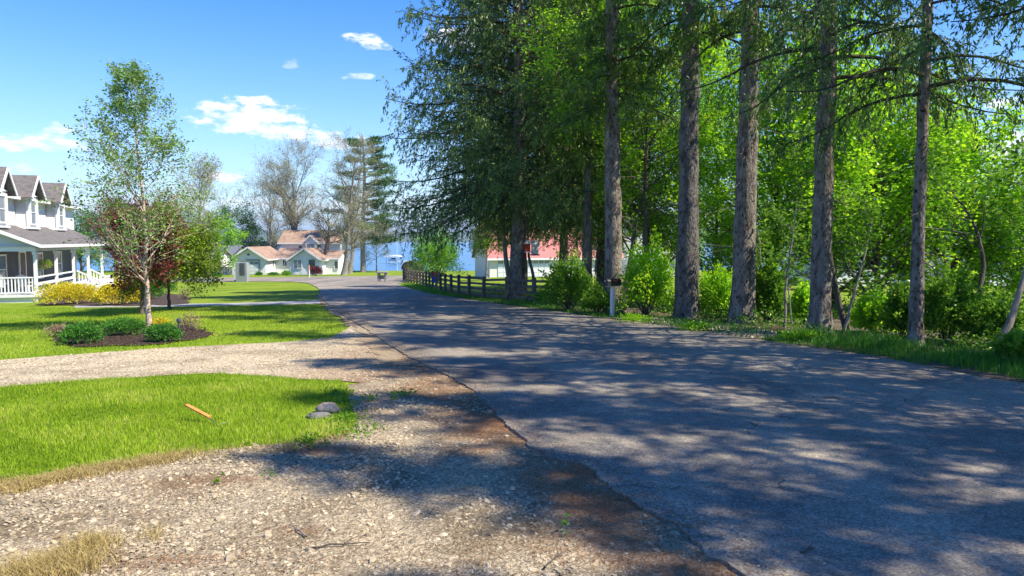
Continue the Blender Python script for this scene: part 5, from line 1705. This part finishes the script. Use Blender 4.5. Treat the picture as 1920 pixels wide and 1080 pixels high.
# ------------------------------------------------------------------ garden shrubs on the left
def pxw(px, Y): return px * Y / F
for (px, py, wpx, hpx, mt, lab, n, lf, nm) in (
        (152, 648, 78, 38, 'bush', 'leftmost round green shrub in the birch mulch bed', 3600, .045, 'round_shrub'),
        (232, 632, 84, 32, 'bush', 'wide green shrub behind the other two in the birch mulch bed', 3600, .045, 'round_shrub'),
        (306, 644, 68, 34, 'bush', 'green shrub right of the birch trunk at the front of the mulch bed', 3200, .045, 'round_shrub'),
        (132, 572, 112, 40, 'gold', 'loose golden-yellow shrub beside the porch corner', 9000, .075, 'golden_shrub'),
        (222, 573, 84, 40, 'gold', 'smooth dome-shaped golden shrub left of the birch trunk', 9000, .07, 'golden_shrub'),
        (243, 541, 70, 22, 'gold', 'small golden shrub behind the dome-shaped golden one', 3000, .07, 'golden_shrub'),
        (282, 562, 44, 30, 'bush', 'green clipped shrub just behind the birch trunk', 3400, .06, 'round_shrub'),
        (308, 552, 46, 26, 'bush', 'green clipped shrub at the end of the far mulch bed', 3400, .06, 'round_shrub'),
        (592, 517, 26, 17, 'burgundy', 'burgundy shrub before the white gabled wing', 2600, .14, 'burgundy_shrub'),
        (537, 517, 18, 9, 'lime', 'small yellow-green shrub by the brown entry door', 1200, .12, 'small_shrub'),
        (486, 517, 14, 7, 'bush', 'tiny green shrub right of the white garage door', 700, .12, 'small_shrub'),
        (512, 517, 22, 6, 'bush', 'low green shrub under the narrow window', 900, .12, 'small_shrub'),
        (562, 514, 26, 7, 'bush', 'low green hedge shrub under the paired gable window', 900, .12, 'small_shrub'),
        (650, 509, 24, 16, 'maple_dark', 'dark shrub at the foot of the leaning bare tree', 1500, .14, 'small_shrub'),
        (407, 519, 20, 6, 'bush', 'low green shrub before the round window', 600, .12, 'small_shrub'),
        (85, 556, 50, 20, 'bush', 'green shrub against the white porch skirt', 1500, .06, 'small_shrub')):
    g = P(px, py)
    w_ = pxw(wpx, g.y) / 2; h_ = pxw(hpx, g.y) * 1.02
    g2 = (g.x * (1 + w_ * .6 / g.y), g.y + w_ * .6)
    bush(nm, lab, 'shrub', (g2[0], g2[1], T(*g2)), w_, w_ * .8, h_, px % 97, M[mt], n, lf, .55, 'garden shrubs', lump=.08 if 'dome' in lab or 'clipped' in lab else .16)

# loose mulch chips and a few clippings over the beds
cx, cy = [], []
for pts, n_ in (([(100, 640), (150, 652), (300, 647), (390, 634), (398, 626), (360, 612), (300, 612), (180, 610), (110, 618)], 2600),):
    X, Y = scatter(px2(pts), n_, rng); cx.append(X + rng.normal(0, .12, len(X))); cy.append(Y + rng.normal(0, .12, len(Y)))
cx = np.concatenate(cx); cy = np.concatenate(cy)
stones(cx, cy, rng.uniform(.012, .035, len(cx)), rng, .03, .4).build('mulch_chips', M['mulch'], kind='stuff')
# small perennials in the beds
for (px, py, w_, h_, mt, lab) in ((352, 622, .30, .42, 'sprig', 'wispy red-brown perennial at the right end of the birch bed'), (300, 612, .22, .20, 'gold', 'small yellow perennial just behind the birch trunk base'),
                                  (112, 632, .30, .30, 'sprig', 'wispy dark perennial at the left end of the birch bed'), (346, 562, .30, .55, 'sprig', 'spindly grey perennial at the end of the far bed'),
                                  (182, 618, .35, .22, 'maple_dark', 'low spreading dark perennial behind the leftmost round shrub')):
    g = P(px, py)
    bush('perennial', lab, 'plant', g, w_, w_, h_, px % 31, M[mt], 420, .06, .35, 'perennials in the mulch beds', lump=.3, twigs=24)

# ------------------------------------------------------------------ birch and the trees on the left
g = P(280, 613)
deciduous('river_birch', 'young river birch with peeling pale bark in the shrub bed', 'tree', g, 6.7, 1.75, 1.4, 11, M['birch'], M['bark_birch'], r0=.068,
          n1=60, n2=8, n3=4, per=9, leaf=.066, lw=.75, shape='birch', ang1=R(56), up=.10, trunk_pts=[(0, 0, -.1), (-.03, 0, 1.2), (.02, 0, 2.6), (-.12, 0, 4.4), (-.30, 0, 6.3)], spread=.06, twig_r=.0025, jit=.13, tsides=12, thin_low=.5)
deciduous('crabapple_tree', 'low crabapple with fresh green spring leaves right of the red-purple plum', 'tree', at(312, 25.6), 2.3, 1.5, .95, 21, M['crab_green'], M['bark_dark'], r0=.06,
          n1=26, n2=11, n3=7, per=15, leaf=.09, lw=.62, shape='round', ang1=R(66), up=.06, spread=.09)
deciduous('plum_tree', 'dark red-purple leaved plum directly behind the birch trunk', 'tree', at(262, 23.5), 2.75, 1.35, 1.0, 23, M['crab'], M['bark_dark'], r0=.07,
          n1=20, n2=10, n3=7, per=13, leaf=.10, lw=.6, shape='round', ang1=R(50), up=.12, spread=.10)
# pale budding tree behind the birch, evergreen and others by the far street
deciduous('budding_tree', 'pale grey budding tree seen through the right side of the birch crown', 'tree', at(378, 84), 12, 3.6, 3.2, 31, M['bud'], M['bark_far'], r0=.2, n1=20, n2=9, n3=8, per=6, leaf=.12, ang1=R(35), up=.12, twig_r=.012)
for i, (px, Y, H, Rc, lf, lab, sd) in enumerate(((432, 122, 9.5, 3.6, 'bush', 'round dark green tree left of the terracotta roofs', 33), (410, 98, 6.6, 2.6, 'maple', 'bright green tree beside the grey-green roof', 35),
                                              (90, 90, 6.4, 3.0, 'maple_dark', 'dark green tree beyond the far end of the porch house', 37), (150, 100, 6.5, 3.5, 'bush', 'dark green tree behind the porch lattice', 38),
                                              (215, 118, 8.0, 4.6, 'bush', 'wide dark tree on the shore behind the white garage block', 39), (300, 120, 7.2, 4.6, 'maple_dark', 'shore tree behind the left half of the white garage roof', 40), (358, 121, 6.8, 4.2, 'bush', 'shore tree behind the right half of the white garage roof', 44), (465, 121, 7.0, 3.6, 'maple_dark', 'low dark tree just left of the terracotta roofs', 49), (30, 100, 8, 4.5, 'bush', 'dark tree beyond the porch house at the left edge', 50))):
    deciduous('far_tree', lab, 'tree', at(px, Y), H, Rc, H * .15, sd, M[lf], M['bark_dark'], r0=.2, n1=14, n2=8, n3=5, per=7, leaf=.26, up=.1, spread=.2, twig_r=.01)
# big budding trees behind the house
deciduous('bare_maple', 'large nearly leafless multi-stemmed maple rising behind the terracotta roofs', 'tree', at(548, 122), 17.0, 6.6, 4.6, 41, M['bud'], M['bark_far'], r0=.55, n1=13, n2=11, n3=13, per=7, leaf=.17,
          ang1=R(36), up=.10, twig_r=.016, shape='round', spread=.2, trunk_pts=[(0, 0, -.3), (.2, 0, 5), (.6, 0, 10), (.2, 0, 15.5)], jit=.12)
deciduous('bare_maple', 'slender leafless maple just left of the large multi-stemmed one', 'tree', at(508, 119), 13.0, 4.4, 3.6, 43, M['bud'], M['bark_far'], r0=.3, n1=13, n2=10, n3=9, per=5, leaf=.16,
          ang1=R(36), up=.12, twig_r=.015, shape='round', spread=.2)
deciduous('leaning_bare_tree', 'tall pale leafless tree leaning over the right end of the white house', 'tree', at(643, 98), 17.5, 4.6, 4.0, 45, M['bud'], M['bark_pale'], r0=.42, n1=16, n2=10, n3=10, per=5, leaf=.15,
          ang1=R(44), up=.08, twig_r=.014, shape='round', spread=.2, trunk_pts=[(0, 0, -.3), (.7, 0, 4), (1.0, 0, 9), (1.9, 0, 16)])
deciduous('leaning_bare_tree', 'second pale leafless tree between the house and the pine', 'tree', at(655, 112), 12.5, 3.6, 4.0, 46, M['bud'], M['bark_pale'], r0=.36, n1=12, n2=9, n3=8, per=2, leaf=.14,
          ang1=R(44), up=.08, twig_r=.014, shape='round', spread=.2, trunk_pts=[(0, 0, -.3), (.5, 0, 4), (.4, 0, 8), (.8, 0, 12)])
deciduous('budding_tree', 'low spreading budding tree with beige twigs before the lake', 'tree', at(706, 119), 6.6, 3.6, 2.6, 47, M['bud'], M['bark_far'], r0=.14, n1=18, n2=9, n3=9, per=3, leaf=.15,
          ang1=R(60), up=.03, twig_r=.013, shape='round', spread=.2)
deciduous('twisted_tree', 'dark ivy-clad tree leaning at the right end of the white house', 'tree', at(612, 110), 9.5, 3.2, 4.4, 48, M['bud'], M['bark_dark'], r0=.5, n1=12, n2=9, n3=8, per=2, leaf=.15,
          ang1=R(52), up=.08, twig_r=.014, shape='round', spread=.2, trunk_pts=[(0, 0, -.3), (-.2, 0, 3), (.3, 0, 6), (.2, 0, 9)])


def white_pine():
    Y = 118; g = at(680, Y)
    rng = np.random.default_rng(51)
    h = thing('white_pine', 'tall white pine with flat layered boughs standing by the lake', 'tree', g)
    H = 22.5
    TP, TR = poly_trunk([(0, 0, -.3), (.1, 0, 8), (.5, 0, 16), (.2, 0, H)], .48, .08, 10, rng, .3, .03)
    mb = MB(); mb.tubes(TP, TR, 12)
    nb = 62
    t = np.linspace(.20, .97, nb) + rng.normal(0, .01, nb)
    zz = t * H; az = rng.uniform(0, 6.28, nb); az[::3] = rng.choice([0., .3, 2.9, -.2], len(az[::3])) 
    L_ = 7.2 * np.clip(1.15 - t, .2, 1) ** .6 * rng.uniform(.6, 1.15, nb) * np.where(t < .3, .8, 1)
    d = np.stack([np.cos(az), np.sin(az), np.full(nb, .12)], 1); pos = np.stack([np.interp(t, [0, .4, .7, 1], [0, .1, .5, .2]), np.zeros(nb), zz], 1)
    pts = [pos]
    for k in range(6):
        d = d + rng.normal(0, .07, d.shape) + [0, 0, .015]; d /= np.linalg.norm(d, axis=1, keepdims=True); pts.append(pts[-1] + d * (L_ / 6)[:, None])
    BP = np.stack(pts, 1); BR = np.clip(.02 * L_, .04, .14)[:, None] * np.linspace(1, .25, 7)[None]
    mb.tubes(BP, BR, 5)
    P2, R2 = grow(BP, BR, 9, .3, 1, R(50), lambda t, s: s * .28 * (1.2 - t * .4), 4, rng, .12, .1, .5, .3, .015)
    P2[:, :, 2] = P2[:, :1, 2] + (P2[:, :, 2] - P2[:, :1, 2]) * .35
    mb.tubes(P2, R2, 3); mb.build('trunk', M['bark_far'], h, smooth=True)
    per = 70; idx = np.repeat(np.arange(len(P2)), per); m = len(idx)
    f = rng.uniform(.2, 1, m) * 3; i0 = np.clip(f.astype(int), 0, 2); fr = (f - i0)[:, None]
    p = P2[idx, i0] * (1 - fr) + P2[idx, i0 + 1] * fr + rng.normal(0, 1, (m, 3)) * [.34, .34, .15]
    D = rng.normal(0, 1, (m, 3)) * [1, 1, .5] + [0, 0, .35]; D /= np.linalg.norm(D, axis=1, keepdims=True)
    lm = MB(); v = np.clip(np.repeat(rng.normal(.5, .25, len(P2)), per) + rng.normal(0, .15, m), 0, 1)
    lm.cards(p, D, rng.uniform(.2, .4, m), .10, rng, .1, v); lm.build('crown', M['pine'], h)


white_pine()

# ------------------------------------------------------------------ the spruce row on the right
def sp(px, py): return P(px, py)
spruce('spruce', 'broad dark spruce with boughs sweeping low over the road bend', sp(973, 562), 22, 4.3, 6.5, .36, 61, nb=175, dens=1.6, zc=13, droop=.125, pk=25)
spruce('spruce', 'grey spruce trunk directly behind the black mailbox', sp(1152, 588), 22, 6.4, 4.0, .31, 63, nb=95, dens=.9, leafm=M['spruce_light'], zc=11, sparse_low=5)
dup([o for o in sc.objects if o.type == 'EMPTY' and o.get('label', '').startswith('grey spruce')][0], sp(1099, 574), 1.1, 'slender spruce trunk just left of the black mailbox', (.68, .68, .82))
spruce('spruce', 'thick straight spruce trunk rising first to the right of the mailbox', sp(1288, 597), 24, 8.0, 4.2, .34, 64, nb=84, dens=.75, leafm=M['spruce_light'], zc=10, sparse_low=5, droop=.2)
dup([o for o in sc.objects if o.type == 'EMPTY' and o.get('label', '').startswith('thick straight')][0], sp(1392, 606), 2.2, 'thick spruce trunk beside the pale gravel heap', .95)
spruce('spruce', 'rough spruce trunk with a dark leaning trunk at its foot', sp(1537, 629), 22, 5.6, 3.6, .235, 66, nb=76, dens=.9, zc=9, pk=30, cl=.115, cw=.032)
spruce('spruce', 'thinnest spruce trunk of the row, growing from long grass', sp(1716, 650), 15, 4.7, 3.0, .135, 67, nb=46, dens=1.0, zc=8, pk=30, cl=.115, cw=.032)
# the row goes on towards and past the camera, shading the road
for i, (x, y, s_) in enumerate(((9.9, 10.6, 1.0), (9.3, 7.0, .77), (9.5, 4.2, .73), (9.9, 1.7, .73), (10.8, -.8, .70), (12.4, 6.6, .84), (12.8, 3.4, .83), (13.2, .5, .85), (12.3, 9.4, .9), (11.9, -3.4, .75))):  # unseen second row added to thicken the shade; scales set the shadow edge
    spruce_src = [o for o in sc.objects if o.type == 'EMPTY' and o.get('label', '').startswith('rough spruce' if i == 0 else 'grey spruce')][0]
    dup(spruce_src, (x, y, T(x, y)), i * 1.3 + .5, 'spruce of the row %s' % ('just outside the right edge of the view', 'beside the camera on the far verge', 'level with the camera across the road', 'behind the camera across the road', 'farthest behind the camera across the road', 'in a second row added for shade beside the camera', 'in a second row added for shade level with the camera', 'in a second row added for shade behind the near ones', 'in a second row added for shade just outside the view', 'last of the near row behind the camera')[i], s_)
# darker spruces behind the first, filling the left mass
src = [o for o in sc.objects if o.type == 'EMPTY' and o.get('label', '').startswith('broad dark spruce')][0]
for (px, Y, s_, rz, lab) in ((968, 36.5, 1.0, 2.1, 'dark spruce hidden behind the broad one at the road bend'), (1057, 43, .85, .8, 'dark spruce trunk standing before the red barn roof'), (1130, 34, .9, 4.0, 'spruce hidden behind the mailbox trunk')):
    dup(src, at(px, Y), rz, lab, s_)


def slim_trunk(name, label, pts, r0, mat, seed, n1=6, leafm='maple_dark', Rc=1.2, per=5, base=.35):
    rng = np.random.default_rng(seed)
    g = pts[0]
    loc = Vector((g[0], g[1], T(g[0], g[1])))
    rel = [(p[0] - g[0], p[1] - g[1], p[2]) for p in pts]
    rel[0] = (0, 0, -.1)
    root = thing(name, label, 'tree', loc)
    TP, TR = poly_trunk(rel, r0, r0 * .3, 8, rng, .25, .012)
    mb = MB(); mb.tubes(TP, TR, 9)
    P1, R1 = grow(TP, TR, n1, base, 1, R(50), lambda t, s: Rc * (1.2 - .6 * t), 6, rng, .1, .14, .5, .25, .006)
    P2, R2 = grow(P1, R1, 7, .2, 1, R(45), lambda t, s: s * .5, 4, rng, .04, .16, .6, .3, .004)
    mb.tubes(P1, R1, 5); mb.tubes(P2, R2, 3); mb.build('trunk', M[mat], root, smooth=True)
    lm = MB(); leaves_on(lm, P2, per * 3, .10, .75, rng, .12, v=None); lm.build('crown', M[leafm], root)


def prof(px0, py0, pts):
    """trunk profile: base pixel, then (px, py) positions at the same depth -> world x offset and height"""
    g = P(px0, py0); out = [(g.x, g.y, 0)]
    for (px, py, dy) in pts:
        d = ray(px, py); Y = g.y + dy; t = Y / d.y
        out.append((d.x * t, Y, CAMZ + d.z * t - T(g.x, g.y)))
    return out


slim_trunk('leaning_tree', 'dark leaning trunk crossing behind the rough spruce', prof(1590, 622, [(1572, 560, .1), (1556, 480, .2), (1548, 380, .4), (1540, 250, .6)]), .075, 'bark_dark', 71)
slim_trunk('sapling', 'pale thin sapling leaning right at the foot of the rough spruce', prof(1578, 632, [(1600, 560, 0), (1622, 480, .1), (1640, 400, .3)]), .032, 'bark_pale', 72, Rc=.9)
slim_trunk('sapling', 'pale forked sapling between the gravel heap and the rough spruce', prof(1472, 615, [(1474, 540, .1), (1484, 460, .2), (1492, 380, .3)]), .035, 'bark_pale', 73, Rc=1.0)
slim_trunk('sapling', 'thin pale sapling close against the forked one', prof(1486, 612, [(1480, 560, 0), (1478, 500, .1), (1490, 420, .2)]), .022, 'bark_pale', 74, Rc=.8, n1=4)
slim_trunk('curved_tree', 'dark crooked trunk bending left above the right-hand shrubs', prof(1860, 640, [(1845, 585, .2), (1838, 540, .2), (1846, 500, .3), (1838, 450, .4), (1815, 400, .5), (1790, 370, .6)]), .065, 'bark_dark', 75, Rc=1.5, base=.6)
slim_trunk('leaning_tree', 'smooth pale trunk leaning in from the right edge', prof(1868, 660, [(1895, 600, .1), (1915, 530, .2), (1935, 440, .3), (1960, 330, .4)]), .075, 'bark_pale', 76, Rc=1.4, n1=6, base=.6)
slim_trunk('sapling', 'slim dark sapling between the two thick spruce trunks', prof(1436, 604, [(1432, 540, .1), (1428, 470, .2), (1420, 400, .3)]), .045, 'bark_pale', 77, Rc=1.0)
slim_trunk('birdhouse_tree', 'slender crooked trunk that carries the white birdhouse', prof(1001, 563, [(1000, 520, 0), (992, 480, 0), (990, 440, .1), (986, 380, .2)]), .085, 'bark_dark', 78, Rc=1.3, leafm='crab_green', base=.75)
slim_trunk('pale_twin_tree', 'pale reddish trunk left of the broad dark spruce', prof(958, 556, [(955, 520, 0), (948, 480, 0), (944, 430, .1), (940, 380, .2)]), .16, 'bark_pale', 79, Rc=2.0, leafm='crab_green', n1=9, per=7, base=.55)
slim_trunk('leaning_tree', 'grey leaning trunk in the leaves right of the mailbox spruce', prof(1165, 580, [(1180, 500, .6), (1190, 440, .8), (1212, 340, 1)]), .12, 'bark_dark', 80, Rc=1.6, base=.6)
slim_trunk('bare_sapling', 'very thin dark sapling standing before the barn', prof(1112, 572, [(1115, 520, .0), (1120, 440, .1), (1125, 350, .2)]), .03, 'bark_dark', 81, Rc=1.0, base=.5)

# ------------------------------------------------------------------ bright maples behind the row
mp_tree = []
for (px, Y, H, Rc, sd, lm_, lab) in ((1455, 26, 8.6, 3.3, 91, 'maple', 'bright green maple filling the gap between the gravel heap and rough spruce'),
                                     (1650, 22, 4.9, 2.5, 92, 'maple', 'sunlit maple crown between the two thinnest spruce trunks'),
                                     (1790, 23, 5.0, 2.4, 93, 'maple', 'sunlit maple right of the thinnest spruce'),
                                     (1215, 32, 9.5, 3.4, 94, 'maple', 'yellow-green maple whose crown shows right of the mailbox spruce')):
    mp_tree.append(deciduous('maple', lab, 'tree', at(px, Y), H, Rc, H * .16, sd, M[lm_], M['bark_dark'], r0=.12, n1=24, n2=9, n3=6, per=15, leaf=.12, lw=.85, ang1=R(58), up=.08, spread=.14, group='maples behind the spruce row'))
for (k_, px, Y, s_, rz, lab) in ((0, 1345, 30, .8, 1.0, 'maple seen between the two thick spruce trunks'), (1, 1560, 26, 1.35, 2.2, 'tall maple directly behind the rough spruce'),
                                 (1, 1915, 22, .62, 4.1, 'low maple whose crown enters at the right edge'),
                                 (3, 1400, 38, .9, 3.6, 'farther maple seen past the second thick spruce')):
    dup(mp_tree[k_], at(px, Y), rz, lab, s_)
# maple bough hanging before the row at the top
g = at(1120, 24.5)
deciduous('maple', 'maple with bright boughs hanging in front of the slender spruce', 'tree', at(1212, 25.4), 10.5, 2.8, 4.2, 97, M['maple'], M['bark_dark'], r0=.12, n1=24, n2=8, n3=6, per=19, leaf=.11, lw=.8, ang1=R(60), up=.04, spread=.12, group='maples behind the spruce row')
deciduous('fresh_leaved_tree', 'small bronze-green tree before the left end of the red roof', 'tree', at(912, 60), 4.3, 1.9, 2.2, 98, M['crab_green'], M['bark_pale'], r0=.12, n1=16, n2=8, n3=6, per=10, leaf=.14, lw=.7, up=.08, spread=.15)
# lime tree by the far end of the fence
bush('lime_green_tree', 'rounded bright green bushy tree at the far end of the rail fence', 'tree', P(818, 527), 2.1, 2.0, 4.1, 5, M['lime'], 15000, .13, .5, None, lump=.22, twigs=30)
# treeline beyond the fields on the right
for i, (px, Y, s_, lab) in enumerate(((1300, 110, .9, 'far green tree beyond the field right of the first thick spruce'), (1450, 105, .9, 'far green tree beyond the field past the gravel heap'), (1650, 105, 1.1, 'far green tree beyond the field behind the rough spruce'),
                                   (1800, 105, 1.2, 'far green tree beyond the field behind the thinnest spruce'), (1950, 100, 1.1, 'far green tree beyond the field at the right edge'), (1180, 110, 1.0, 'far green tree near the shore right of the barn'))):
    dup(mp_tree[i % 4], at(px, Y), i * 1.1, lab, s_)

# ------------------------------------------------------------------ understory shrubs
US = [(1066, 586, 95, 96, 'maple_dark', 9000, .08, 'leafy green shrub left of the mailbox, before the barn'),
      (1020, 575, 40, 26, 'bush', 2600, .07, 'low dark shrub at the foot of the birdhouse trunk'),
      (1120, 590, 60, 50, 'maple_dark', 4500, .08, 'green shrub tucked behind the mailbox post'),
      (1212, 596, 100, 130, 'maple', 9000, .08, 'large light green shrub right of the mailbox'),
      (1345, 598, 70, 90, 'maple', 6000, .08, 'light green shrub between the two thick spruce trunks'),
      (1440, 606, 55, 110, 'maple_dark', 7000, .09, 'dark leafy shrub right of the second thick trunk'),
      (1510, 610, 50, 70, 'maple', 5000, .09, 'dark leafy shrub left of the rough spruce'),
      (1640, 628, 70, 70, 'maple', 7000, .08, 'shrub around the pale sapling right of the rough spruce'),
      (1690, 636, 60, 90, 'maple_dark', 6500, .08, 'dark shrub left of the thinnest spruce'),
      (1775, 648, 110, 130, 'maple_dark', 10000, .08, 'large dark shrub right of the thinnest spruce'),
      (1870, 655, 90, 100, 'maple_dark', 7000, .07, 'leafy shrub at the base of the pale leaning trunk'),
      (1930, 690, 120, 60, 'maple_dark', 5000, .07, 'low shrub in the long grass at the right edge')]
for (px, py, wpx, hpx, mt, n, lf, lab) in US:
    g = P(px, py); w_ = pxw(wpx, g.y) / 2
    g2 = (g.x * (1 + w_ * .7 / g.y), g.y + w_ * .7)
    bush('understory_shrub', lab, 'shrub', (g2[0], g2[1], T(*g2)), w_, w_, pxw(hpx, g.y), px % 89, M[mt], int(n * .75), lf, .7, 'shrubs under the spruce row', lump=.3, twigs=18)
# small bright weeds on the verge by the thick trunks
for (px, py, lab) in ((1300, 622, 'clump of bright weeds before the first thick spruce'), (1190, 606, 'clump of bright weeds right of the mailbox post'), (1500, 640, 'clump of weeds at the edge of the gravel heap')):
    g = P(px, py)
    bush('weed_clump', lab, 'plant', g, .45, .25, .22, px % 13, M['maple'], 700, .05, .7, 'weed clumps on the verge', lump=.3, twigs=6)
# ------------------------------------------------------------------ the air over the lake
hm, HN, HL = new_mat('air')
ho = HN.new('ShaderNodeOutputMaterial'); hv = HN.new('ShaderNodeVolumePrincipled')
hv.inputs['Color'].default_value = (.80, .88, 1.0, 1); hv.inputs['Density'].default_value = .00022; hv.inputs['Anisotropy'].default_value = .3
HL.new(hv.outputs[0], ho.inputs['Volume'])
b = MB(); b.box((0, 4100, 33), (12600, 10400, 84)); hz_ = b.build('haze', hm, kind='stuff')
print('TRIS', sum(len(m.loops) - 2 * len(m.polygons) for m in bpy.data.meshes))
